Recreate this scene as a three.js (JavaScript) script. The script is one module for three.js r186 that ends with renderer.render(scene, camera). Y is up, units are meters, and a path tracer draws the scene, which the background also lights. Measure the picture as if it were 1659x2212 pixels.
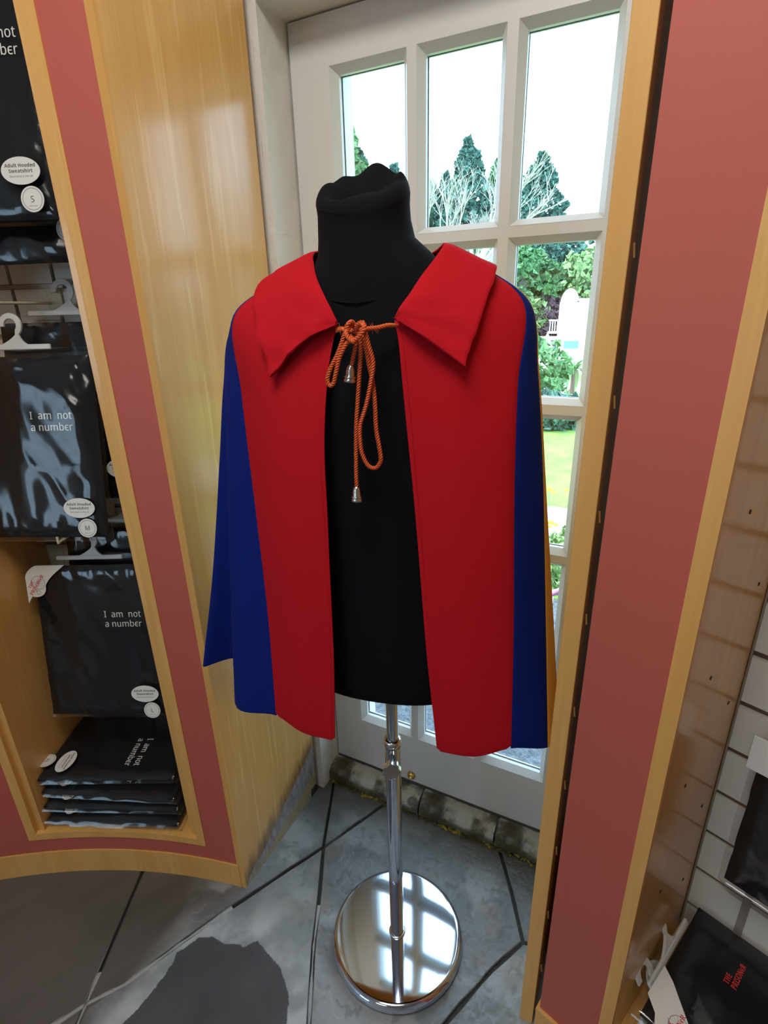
import * as THREE from 'three';
import { RectAreaLightUniformsLib } from 'three/addons/lights/RectAreaLightUniformsLib.js';
import { RoundedBoxGeometry } from 'three/addons/geometries/RoundedBoxGeometry.js';
import { FontLoader } from 'three/addons/loaders/FontLoader.js';
import { TextGeometry } from 'three/addons/geometries/TextGeometry.js';
import { mergeGeometries } from 'three/addons/utils/BufferGeometryUtils.js';

// ------------------------------------------------------------------ camera, sky, sun, exposure
const scene = new THREE.Scene();
const renderer = new THREE.WebGLRenderer({ antialias: true });
renderer.toneMapping = THREE.LinearToneMapping;
renderer.toneMappingExposure = 1.0;
renderer.shadowMap.enabled = true;
const EYE = 1.45;
const camera = new THREE.PerspectiveCamera(2 * Math.atan(1106 / 1159.33) * 180 / Math.PI, 1659 / 2212, 0.02, 400);
{
  const p = 0.368616, r = -0.0265223, y = 0.472914;
  const F = new THREE.Vector3(-Math.sin(y) * Math.cos(p), -Math.sin(p), -Math.cos(y) * Math.cos(p));
  const X = new THREE.Vector3(Math.cos(y), 0, -Math.sin(y));
  const U = X.clone().cross(F);
  const Xr = X.clone().multiplyScalar(Math.cos(r)).addScaledVector(U, Math.sin(r));
  const Ur = U.clone().multiplyScalar(Math.cos(r)).addScaledVector(X, -Math.sin(r));
  camera.setRotationFromMatrix(new THREE.Matrix4().makeBasis(Xr, Ur, F.clone().negate()));
  camera.position.set(0, EYE, 0);
  camera.updateMatrixWorld();
}
scene.background = new THREE.Color().setRGB(0.58, 0.80, 1.0);
scene.backgroundIntensity = 6.0;
const sun = new THREE.DirectionalLight(new THREE.Color().setRGB(1, 0.96, 0.88), 7.0);
sun.position.set(-36, 28, -12);
sun.target.position.set(-3, 0, -20);
sun.castShadow = true;
sun.shadow.mapSize.set(2048, 2048);
Object.assign(sun.shadow.camera, { left: -40, right: 40, top: 40, bottom: -40, near: 1, far: 120 });
scene.add(sun, sun.target);
RectAreaLightUniformsLib.init();
const LAMP = [16.0, 8.0];     // radiance of the ceiling panels, near and far

// ------------------------------------------------------------------ helpers
function rng(seed) { let a = seed >>> 0; return () => { a = (a + 0x6D2B79F5) | 0; let t = Math.imul(a ^ (a >>> 15), 1 | a); t = (t + Math.imul(t ^ (t >>> 7), 61 | t)) ^ t; return ((t ^ (t >>> 14)) >>> 0) / 4294967296; }; }
function hash(i, j, s) { let n = Math.imul(i, 374761393) + Math.imul(j, 668265263) + Math.imul(s, 974634777); n = Math.imul(n ^ (n >>> 13), 1274126177); return ((n ^ (n >>> 16)) >>> 0) / 4294967296; }
function vn(x, y, s = 0) { const i = Math.floor(x), j = Math.floor(y); let f = x - i, g = y - j; f = f * f * (3 - 2 * f); g = g * g * (3 - 2 * g); return (hash(i, j, s) * (1 - f) + hash(i + 1, j, s) * f) * (1 - g) + (hash(i, j + 1, s) * (1 - f) + hash(i + 1, j + 1, s) * f) * g; }
function fbm(x, y, o = 4, s = 0) { let a = 0.5, v = 0, n = 0; for (let k = 0; k < o; k++) { v += a * vn(x, y, s + k * 17); n += a; a *= 0.5; x = x * 2.03 + 11.3; y = y * 2.03 + 5.7; } return v / n; }
const clamp = (x, a = 0, b = 1) => Math.min(b, Math.max(a, x));
const sstep = (a, b, x) => { const t = clamp((x - a) / (b - a)); return t * t * (3 - 2 * t); };
const lerp = (a, b, t) => a + (b - a) * t;
const mix3 = (a, b, t) => [lerp(a[0], b[0], t), lerp(a[1], b[1], t), lerp(a[2], b[2], t)];
const enc = (v) => { v = clamp(v); return Math.round(255 * (v <= 0.0031308 ? 12.92 * v : 1.055 * Math.pow(v, 1 / 2.4) - 0.055)); };
function tex(w, h, fn, color = true) {      // fn(u, v) gives linear rgb (or one number)
  const d = new Uint8Array(w * h * 4);
  for (let j = 0; j < h; j++) for (let i = 0; i < w; i++) {
    const c = fn((i + 0.5) / w, (j + 0.5) / h), k = (j * w + i) * 4;
    if (color) { d[k] = enc(c[0]); d[k + 1] = enc(c[1]); d[k + 2] = enc(c[2]); } else d[k] = d[k + 1] = d[k + 2] = Math.round(255 * clamp(c));
    d[k + 3] = 255;
  }
  const t = new THREE.DataTexture(d, w, h);
  t.magFilter = t.minFilter = THREE.LinearFilter; t.wrapS = t.wrapT = THREE.RepeatWrapping;
  if (color) t.colorSpace = THREE.SRGBColorSpace;
  t.needsUpdate = true; return t;
}
const rep = (t, sx, sy, ox = 0, oy = 0) => { const c = t.clone(); c.repeat.set(sx, sy); c.offset.set(ox, oy); c.needsUpdate = true; return c; };
const lin = (r, g, b) => new THREE.Color().setRGB(r, g, b);
const std = (o) => new THREE.MeshStandardMaterial(o);
const phys = (o) => new THREE.MeshPhysicalMaterial(o);
const taken = {};
function numbered(name) { const n = taken[name] = (taken[name] ?? -1) + 1; return n ? `${name}_${String(n).padStart(3, '0')}` : name; }
function mesh(name, geo, mat, parent) { const m = new THREE.Mesh(geo, mat); m.name = name; m.castShadow = m.receiveShadow = true; if (parent) parent.add(m); return m; }
function thing(name, label, category, pos = [0, 0, 0], turn = 0, group) {
  const o = new THREE.Group(); o.name = numbered(name); o.position.set(...pos); o.rotation.y = turn; o.userData = { label, category };
  if (group) o.userData.group = group; scene.add(o); return o;
}
function struct(name, label, category, o) { o.name = name; o.userData = { kind: 'structure', label, category }; scene.add(o); return o; }
function box(x0, x1, y0, y1, z0, z1, round = 0) {   // world-size box with uv in metres
  const g = round ? new RoundedBoxGeometry(x1 - x0, y1 - y0, z1 - z0, 2, round) : new THREE.BoxGeometry(x1 - x0, y1 - y0, z1 - z0);
  g.translate((x0 + x1) / 2, (y0 + y1) / 2, (z0 + z1) / 2); return metric(g);
}
function metric(g) {                                  // uv in metres from position along the faced axis
  const p = g.attributes.position, n = g.attributes.normal, uv = new Float32Array(p.count * 2);
  for (let i = 0; i < p.count; i++) {
    const ax = Math.abs(n.getX(i)), ay = Math.abs(n.getY(i)), az = Math.abs(n.getZ(i));
    if (ay > ax && ay > az) { uv[2 * i] = p.getX(i); uv[2 * i + 1] = p.getZ(i); } else if (ax > az) { uv[2 * i] = p.getZ(i); uv[2 * i + 1] = p.getY(i); } else { uv[2 * i] = p.getX(i); uv[2 * i + 1] = p.getY(i); }
  }
  g.setAttribute('uv', new THREE.BufferAttribute(uv, 2)); return g;
}
// closed sheet with thickness from a grid of points P[i][j] (THREE.Vector3)
function sheet(P, thick, uvScale = 1) {
  const nu = P.length, nv = P[0].length, pos = [], uv = [], idx = [];
  const N = [];
  for (let i = 0; i < nu; i++) { N.push([]); for (let j = 0; j < nv; j++) {
    const a = P[Math.min(i + 1, nu - 1)][j].clone().sub(P[Math.max(i - 1, 0)][j]), b = P[i][Math.min(j + 1, nv - 1)].clone().sub(P[i][Math.max(j - 1, 0)]);
    const n = a.cross(b); if (n.lengthSq() < 1e-16) n.copy(N[i][j - 1] || (N[i - 1] && N[i - 1][j]) || new THREE.Vector3(0, 0, 1)); n.normalize(); N[i].push(n);
  } }
  const S = [...Array(nu)].map(() => []);
  for (let i = 0; i < nu; i++) for (let j = 0; j < nv; j++) S[i][j] = [i ? S[i - 1][j][0] + P[i][j].distanceTo(P[i - 1][j]) : 0, j ? S[i][j - 1][1] + P[i][j].distanceTo(P[i][j - 1]) : 0];
  for (const s of [0.5, -0.5]) for (let i = 0; i < nu; i++) for (let j = 0; j < nv; j++) { const q = P[i][j].clone().addScaledVector(N[i][j], s * thick); pos.push(q.x, q.y, q.z); uv.push(S[i][j][0] * uvScale, S[i][j][1] * uvScale); }
  const A = (i, j) => i * nv + j, B = (i, j) => nu * nv + i * nv + j;
  for (let i = 0; i < nu - 1; i++) for (let j = 0; j < nv - 1; j++) { idx.push(A(i, j), A(i + 1, j), A(i + 1, j + 1), A(i, j), A(i + 1, j + 1), A(i, j + 1), B(i, j), B(i + 1, j + 1), B(i + 1, j), B(i, j), B(i, j + 1), B(i + 1, j + 1)); }
  const rim = [];
  for (let i = 0; i < nu; i++) rim.push([i, 0]); for (let j = 1; j < nv; j++) rim.push([nu - 1, j]); for (let i = nu - 2; i >= 0; i--) rim.push([i, nv - 1]); for (let j = nv - 2; j > 0; j--) rim.push([0, j]);
  for (let k = 0; k < rim.length; k++) { const a = rim[k], b = rim[(k + 1) % rim.length]; idx.push(A(...b), A(...a), B(...a), A(...b), B(...a), B(...b)); }
  const g = new THREE.BufferGeometry(); g.setAttribute('position', new THREE.Float32BufferAttribute(pos, 3)); g.setAttribute('uv', new THREE.Float32BufferAttribute(uv, 2)); g.setIndex(idx); g.computeVertexNormals(); return g;
}
function loft(rings, capTop = true, capBottom = true) {  // rings: arrays of Vector3, closed round
  const n = rings[0].length, pos = [], idx = [], uv = [];
  rings.forEach((r, i) => { let s = 0; for (let k = 0; k <= n; k++) { const p = r[k % n]; if (k) s += p.distanceTo(r[k - 1]); pos.push(p.x, p.y, p.z); uv.push(s, p.y); } });
  const m = n + 1;
  for (let i = 0; i < rings.length - 1; i++) for (let k = 0; k < n; k++) { const a = i * m + k, b = a + 1, c = a + m, d = c + 1; idx.push(a, c, b, b, c, d); }
  for (const [on, i, f] of [[capBottom, 0, 1], [capTop, rings.length - 1, 0]]) if (on) {
    const c = rings[i].reduce((s, p) => s.add(p), new THREE.Vector3()).divideScalar(n), base = pos.length / 3;
    pos.push(c.x, c.y, c.z); uv.push(0, 0); for (const p of rings[i]) { pos.push(p.x, p.y, p.z); uv.push(p.x, p.z); }
    for (let k = 0; k < n; k++) { const a = base + 1 + k, b = base + 1 + (k + 1) % n; if (f) idx.push(base, a, b); else idx.push(base, b, a); }
  }
  const g = new THREE.BufferGeometry(); g.setAttribute('position', new THREE.Float32BufferAttribute(pos, 3)); g.setAttribute('uv', new THREE.Float32BufferAttribute(uv, 2)); g.setIndex(idx); g.computeVertexNormals(); return g;
}
const V = (x, y, z) => new THREE.Vector3(x, y, z);
const lathe = (pts, seg = 48) => new THREE.LatheGeometry(pts.map(([r, y]) => new THREE.Vector2(r, y)), seg);

// ------------------------------------------------------------------ materials
const woodTex = tex(512, 1024, (u, v) => {           // 0.6 m x 2.0 m of pale maple veneer
  const x = u * 0.6, y = v * 2.0;
  const w = x + 0.012 * fbm(x * 6, y * 2.2, 3, 3);
  const fig = fbm(w * 42, y * 1.6, 4, 9), fine = fbm(w * 260, y * 7, 3, 21), fleck = sstep(0.66, 0.8, fbm(w * 95, y * 6.5, 3, 33)), band = fbm(x * 5, y * 0.9, 3, 40);
  let c = mix3([0.62, 0.30, 0.068], [0.82, 0.475, 0.155], clamp(0.15 + 0.55 * fig + 0.25 * band));
  c = mix3(c, [0.50, 0.27, 0.06], 0.28 * fine); c = mix3(c, [0.82, 0.53, 0.21], 0.30 * fleck); return c;
});
const panelTex = tex(512, 2048, (u, v) => {          // the 0.37 m x 2.4 m end panel, foot at v = 0, door side at u = 1
  const x = u * 0.37, y = v * 2.4;
  const w = x + 0.010 * fbm(x * 7, y * 2.2, 3, 5);
  const fig = fbm(w * 46, y * 1.5, 4, 11), fine = fbm(w * 280, y * 7, 3, 23), fleck = sstep(0.62, 0.78, fbm(w * 100, y * 5.5, 3, 37)), band = fbm(x * 5, y * 1.1, 3, 44);
  let c = mix3([0.62, 0.30, 0.068], [0.82, 0.475, 0.155], clamp(0.15 + 0.55 * fig + 0.3 * band));
  c = mix3(c, [0.50, 0.27, 0.06], 0.28 * fine); c = mix3(c, [0.90, 0.60, 0.25], 0.40 * fleck);
  // damp staining and lifted veneer along the foot: brown tide mark, then bare grey fibre, then a pale strip
  const top = 0.012 + 0.19 * Math.pow(u, 1.15) + 0.022 * (fbm(x * 45, 1.5, 3, 51) - 0.5) + 0.012 * (fbm(x * 160, y * 30, 2, 52) - 0.5);
  const brown = sstep(top + 0.075, top + 0.008, y + 0.05 * (fbm(x * 60, y * 14, 3, 54) - 0.5));
  c = mix3(c, [0.15, 0.08, 0.03], 0.9 * brown * (0.45 + 0.75 * fbm(w * 110, y * 6, 3, 55)));
  if (y < top) {
    const k = (top - y) / Math.max(0.01, top);
    const g = fbm(x * 150, y * 36, 3, 57);
    c = mix3([0.135, 0.13, 0.135], [0.42, 0.40, 0.41], g);
    if (k > 0.52) c = mix3(c, mix3([0.30, 0.235, 0.12], [0.45, 0.36, 0.2], g), sstep(0.5, 0.62, k));
  }
  if (u > 0.86 && u < 0.945 && y < 0.022 + 0.014 * fbm(x * 400, 3, 2, 60)) c = [0.012, 0.008, 0.008];
  return c;
});
const grainBump = tex(256, 512, (u, v) => fbm(u * 70, v * 10, 3, 71), false);
function slateC(x, z) {
  const a = fbm(x * 3.2, z * 3.2, 5, 81), b = fbm(x * 14, z * 14, 4, 85), cc = fbm(x * 60, z * 60, 3, 89);
  let c = mix3([0.115, 0.128, 0.138], [0.31, 0.345, 0.37], clamp(-0.1 + 0.9 * a + 0.45 * (b - 0.5)));
  const bloom = sstep(0.52, 0.66, fbm(x * 5.5 + 0.4 * b, z * 7, 5, 93)); c = mix3(c, [0.37, 0.40, 0.42], 0.55 * bloom);
  const edge = sstep(0.015, 0.0, Math.abs(fbm(x * 6 + 3, z * 6, 4, 97) - 0.5)); c = mix3(c, [0.46, 0.49, 0.50], 0.35 * edge * b);
  c = mix3(c, [0.05, 0.052, 0.05], 0.35 * sstep(0.6, 0.75, cc));
  const rust = sstep(0.66, 0.75, fbm(x * 11, z * 11, 3, 101)); c = mix3(c, [0.22, 0.16, 0.09], 0.3 * rust);
  // damp and dirt near the door sill
  const d = sstep(-0.93, -1.08, z + 0.06 * (b - 0.5)); c = mix3(c, mix3([0.035, 0.034, 0.022], [0.13, 0.12, 0.08], cc), 0.62 * d * sstep(0.3, 0.6, b + 0.15));
  return c;
}
const slateTex = tex(1024, 1024, (u, v) => slateC(-1.7 + 2 * u, 0.5 - 2 * v));   // 2.0 m x 2.0 m
const wornShadeTex = tex(1024, 1024, (u, v) => {          // the walked-on slabs: dark polished slate, pale worn rims, one wedge of painted shade
  const x = -1.7 + 2 * u, z = 0.5 - 2 * v;
  const a = fbm(x * 2.6, z * 2.6, 4, 111), b = fbm(x * 17, z * 17, 4, 115), st = fbm((x + 0.5 * z) * 30, (z - 0.5 * x) * 3, 3, 118);
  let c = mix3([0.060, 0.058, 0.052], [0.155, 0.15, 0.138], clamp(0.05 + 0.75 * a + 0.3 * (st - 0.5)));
  const jx = z < -0.605 ? lerp(-0.82, -0.676, (z + 0.605) / -0.279) : lerp(-0.909, -0.82, (z + 0.40) / -0.205);
  if (x >= jx - 0.004 && z < -0.1) c = mix3(c, mix3(slateC(x, z), [0.36, 0.39, 0.405], 0.35 * b), sstep(-0.98, -0.85, x + 0.08 * (b - 0.5)));
  // outline of the polished hollow in the slab beside the stand
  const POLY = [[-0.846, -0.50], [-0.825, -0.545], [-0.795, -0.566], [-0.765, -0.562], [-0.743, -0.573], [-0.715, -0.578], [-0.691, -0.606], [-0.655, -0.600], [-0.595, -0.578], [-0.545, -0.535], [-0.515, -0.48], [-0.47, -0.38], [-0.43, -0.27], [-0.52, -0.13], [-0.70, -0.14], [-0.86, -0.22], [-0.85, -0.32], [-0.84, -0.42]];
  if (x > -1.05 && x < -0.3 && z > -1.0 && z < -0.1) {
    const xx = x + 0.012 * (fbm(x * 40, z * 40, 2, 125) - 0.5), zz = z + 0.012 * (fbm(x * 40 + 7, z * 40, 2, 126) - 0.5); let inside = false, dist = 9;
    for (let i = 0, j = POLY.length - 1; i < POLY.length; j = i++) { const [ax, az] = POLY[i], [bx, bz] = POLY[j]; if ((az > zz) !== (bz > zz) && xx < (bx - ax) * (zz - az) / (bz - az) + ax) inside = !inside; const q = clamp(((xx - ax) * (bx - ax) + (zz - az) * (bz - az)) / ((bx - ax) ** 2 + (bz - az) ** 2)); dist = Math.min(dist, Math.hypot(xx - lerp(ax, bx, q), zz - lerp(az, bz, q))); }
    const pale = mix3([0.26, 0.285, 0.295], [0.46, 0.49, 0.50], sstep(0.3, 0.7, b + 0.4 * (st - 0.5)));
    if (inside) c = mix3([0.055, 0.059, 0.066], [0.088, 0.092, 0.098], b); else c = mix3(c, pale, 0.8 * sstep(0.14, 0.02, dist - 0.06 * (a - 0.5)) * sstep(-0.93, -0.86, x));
  }
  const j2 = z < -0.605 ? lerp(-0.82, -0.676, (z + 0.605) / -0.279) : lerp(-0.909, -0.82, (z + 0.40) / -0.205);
  if (x < j2) c = mix3(c, slateC(x, z), sstep(-0.97, -0.84, x + 0.10 * (b - 0.5) - 0.25 * (z + 0.7)));  // slab stays dark by the cabinet toe: shade put into its colour
  return c;
});
const stoneBump = tex(512, 512, (u, v) => { const r = fbm(u * 9, v * 9, 5, 131); return 0.6 * r + 0.4 * Math.abs(2 * fbm(u * 22, v * 22, 4, 137) - 1); }, false);
const sillTex = tex(1024, 256, (u, v) => {           // 1.0 m x 0.25 m dirty limestone
  const x = u, y = v * 0.25, a = fbm(x * 22, y * 22, 5, 141), b = fbm(x * 70, y * 70, 3, 147);
  let c = mix3([0.12, 0.12, 0.10], [0.55, 0.56, 0.52], sstep(0.36, 0.66, a)); c = mix3(c, [0.045, 0.043, 0.03], 0.75 * sstep(0.52, 0.68, fbm(x * 30 + 4, y * 30, 4, 151))); c = mix3(c, mix3([0.03, 0.03, 0.018], [0.10, 0.095, 0.04], b), 0.85 * sstep(0.034, 0.018, y + 0.022 * (a - 0.5))); return mix3(c, [0.2, 0.19, 0.1], 0.2 * b);
});
const plasterTex = tex(512, 512, (u, v) => { const a = fbm(u * 5, v * 5, 4, 161), s = sstep(0.63, 0.76, fbm(u * 13, v * 17, 4, 167)); return mix3(mix3([0.70, 0.70, 0.67], [0.78, 0.78, 0.76], a), [0.55, 0.52, 0.46], 0.25 * s); });
const plasterBump = tex(256, 256, (u, v) => fbm(u * 14, v * 14, 4, 171), false);
const weave = tex(256, 256, (u, v) => 0.5 + 0.25 * Math.sin(u * 402.1 + v * 402.1) + 0.25 * (vn(u * 128, v * 128, 181) - 0.5), false);
const speck = tex(256, 256, (u, v) => fbm(u * 64, v * 64, 2, 187), false);
const plastic = tex(256, 256, (u, v) => fbm(u * 12, v * 12, 3, 191), false);

const M = {
  panel: phys({ map: rep(panelTex, 1 / 0.37, 1 / 2.4), roughness: 0.5, bumpMap: rep(grainBump, 4, 0.8), bumpScale: 0.0003, clearcoat: 0.8, clearcoatRoughness: 0.16 }),
  wood: phys({ map: rep(woodTex, 1 / 0.6, 0.5), roughness: 0.45, bumpMap: rep(grainBump, 4, 0.8), bumpScale: 0.0002, clearcoat: 0.6, clearcoatRoughness: 0.14 }),
  trim: std({ map: rep(woodTex, 1 / 0.6, 0.5), roughness: 0.42, bumpMap: rep(grainBump, 4, 0.8), bumpScale: 0.0002 }),
  pink: std({ color: lin(0.49, 0.105, 0.076), roughness: 0.52, bumpMap: rep(speck, 6, 6), bumpScale: 0.00006 }),
  slat: std({ color: lin(0.66, 0.65, 0.61), roughness: 0.45 }),
  slatCore: std({ color: lin(0.15, 0.085, 0.065), roughness: 0.7 }),
  insert: std({ color: lin(0.30, 0.27, 0.24), roughness: 0.35, metalness: 0.3 }),
  slate: std({ map: rep(slateTex, 0.5, 0.5, 0.85, 0.25), roughness: 0.42, bumpMap: rep(stoneBump, 2.2, 2.2), bumpScale: 0.004 }),
  worn: std({ map: rep(wornShadeTex, 0.5, 0.5, 0.85, 0.25), roughness: 0.30, bumpMap: rep(stoneBump, 1.6, 1.6), bumpScale: 0.0012 }),
  mortar: std({ color: lin(0.055, 0.062, 0.058), roughness: 0.9, bumpMap: rep(stoneBump, 6, 6), bumpScale: 0.003 }),
  paleMortar: std({ color: lin(0.32, 0.34, 0.34), roughness: 0.9, bumpMap: rep(stoneBump, 6, 6), bumpScale: 0.002 }),
  sill: std({ map: rep(sillTex, 1, 4), roughness: 0.85, bumpMap: rep(stoneBump, 5, 5), bumpScale: 0.006 }),
  rubber: std({ color: lin(0.05, 0.048, 0.05), roughness: 0.7 }),
  moss: std({ color: lin(0.30, 0.25, 0.03), roughness: 0.95 }),
  mossBrown: std({ color: lin(0.10, 0.08, 0.025), roughness: 0.95 }),
  plaster: std({ map: rep(plasterTex, 0.8, 0.8), roughness: 0.85, bumpMap: rep(plasterBump, 2.5, 2.5), bumpScale: 0.002 }),
  paint: std({ color: lin(0.66, 0.67, 0.66), roughness: 0.38, bumpMap: rep(plasterBump, 4, 4), bumpScale: 0.0003 }),
  ceiling: std({ color: lin(0.74, 0.73, 0.70), roughness: 0.9 }),
  glass: phys({ color: lin(0.97, 0.99, 1.0), transmission: 1, thickness: 0, roughness: 0.0, ior: 1.5 }),
  brass: std({ color: lin(0.75, 0.52, 0.16), metalness: 1, roughness: 0.28 }),
  chrome: std({ color: lin(0.60, 0.66, 0.78), metalness: 1, roughness: 0.06 }),
  chromeDull: std({ color: lin(0.72, 0.72, 0.73), metalness: 1, roughness: 0.2 }),
  blackFabric: phys({ color: lin(0.003, 0.0036, 0.0062), roughness: 0.9, specularIntensity: 0.3, sheen: 0.14, sheenRoughness: 0.5, sheenColor: lin(0.20, 0.24, 0.26), bumpMap: rep(weave, 4, 4), bumpScale: 0.0002 }),
  red: phys({ color: lin(0.45, 0.007, 0.015), roughness: 0.9, specularIntensity: 0.25, sheen: 0.12, sheenRoughness: 0.5, sheenColor: lin(0.8, 0.08, 0.10), bumpMap: rep(weave, 5, 5), bumpScale: 0.00022, side: THREE.DoubleSide }),
  blue: phys({ color: lin(0.003, 0.014, 0.16), roughness: 0.9, specularIntensity: 0.25, sheen: 0.1, sheenRoughness: 0.5, sheenColor: lin(0.05, 0.15, 0.5), bumpMap: rep(weave, 5, 5), bumpScale: 0.00022, side: THREE.DoubleSide }),
  yellow: phys({ color: lin(0.86, 0.44, 0.05), roughness: 1, transmission: 0.35, thickness: 0, specularIntensity: 0.25, bumpMap: rep(weave, 5, 5), bumpScale: 0.00022, side: THREE.DoubleSide }),
  rope: phys({ color: lin(0.62, 0.105, 0.022), roughness: 0.55, sheen: 0.5, sheenRoughness: 0.35, sheenColor: lin(0.9, 0.35, 0.15) }),
  silver: std({ color: lin(0.62, 0.60, 0.56), metalness: 1, roughness: 0.25 }),
  garment: phys({ color: lin(0.006, 0.0075, 0.011), roughness: 0.9, specularIntensity: 0.35, bumpMap: rep(weave, 12, 12), bumpScale: 0.00008 }),
  film: phys({ color: lin(1, 1, 1), transmission: 1, thickness: 0, roughness: 0.12, ior: 1.5 }),
  print: std({ color: lin(0.72, 0.71, 0.66), roughness: 0.7 }),
  redPrint: std({ color: lin(0.55, 0.03, 0.03), roughness: 0.7 }),
  hanger: phys({ color: lin(0.80, 0.82, 0.82), roughness: 0.35, transmission: 0.25, thickness: 0 }),
  hook: std({ color: lin(0.60, 0.55, 0.40), roughness: 0.45, bumpMap: rep(plastic, 8, 8), bumpScale: 0.0001 }),
  card: std({ color: lin(0.74, 0.74, 0.73), roughness: 0.6 }),
  hole: std({ color: lin(0.02, 0.014, 0.01), roughness: 0.8 }),
};

// ------------------------------------------------------------------ the room shell
const ZD = -1.15;                       // face of the door
{
  const g = new THREE.Group(); struct('wall_back', 'white plastered wall around the glazed door', 'wall', g);
  mesh('wall_part', box(-2.6, -0.785, -0.3, 2.8, -1.42, -1.056), M.plaster, g);
  mesh('wall_part', box(-0.028, 2.5, -0.3, 2.8, -1.42, -1.056), M.plaster, g);
  mesh('lintel', box(-0.785, -0.028, 1.992, 2.8, -1.42, -1.056), M.plaster, g);
  mesh('threshold', box(-0.785, -0.028, -0.3, 0.0, -1.42, -1.10), M.sill, g);
}
struct('wall_left', 'plain white wall at the side of the shop', 'wall', mesh('wall_left', box(-2.6, -2.4, -0.3, 2.8, -1.056, 3.4), M.plaster));
struct('wall_right', 'plain white wall at the far side of the shop', 'wall', mesh('wall_right', box(2.3, 2.5, -0.3, 2.8, -1.056, 3.4), M.plaster));
{
  const g = new THREE.Group(); struct('wall_front', 'white wall with a shop window, facing the glazed door', 'wall', g);
  mesh('wall_part', box(-2.6, -2.32, -0.3, 2.8, 3.2, 3.4), M.plaster, g); mesh('wall_part', box(-1.25, 2.5, -0.3, 2.8, 3.2, 3.4), M.plaster, g);
  mesh('wall_part', box(-2.32, -1.25, -0.3, 0.85, 3.2, 3.4), M.plaster, g); mesh('wall_part', box(-2.32, -1.25, 2.1, 2.8, 3.2, 3.4), M.plaster, g);
  const w = new THREE.Group(); struct('window_1', 'plain shop window opposite the glazed door', 'window', w);
  for (const [a, b, c, d] of [[-2.32, -2.27, 0.85, 2.1], [-1.30, -1.25, 0.85, 2.1], [-1.81, -1.76, 0.9, 2.05], [-2.27, -1.30, 0.85, 0.9], [-2.27, -1.30, 2.05, 2.1]]) mesh('window_frame', box(a, b, c, d, 3.26, 3.32), M.paint, w);
  for (const [a, b] of [[-2.27, -1.81], [-1.76, -1.30]]) mesh('glass_pane', box(a, b, 0.9, 2.05, 3.288, 3.292), M.glass, w);
}
struct('ceiling', 'flat white ceiling of the shop', 'ceiling', mesh('ceiling', box(-2.6, 2.5, 2.6, 2.8, -1.056, 3.4), M.ceiling));

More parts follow.
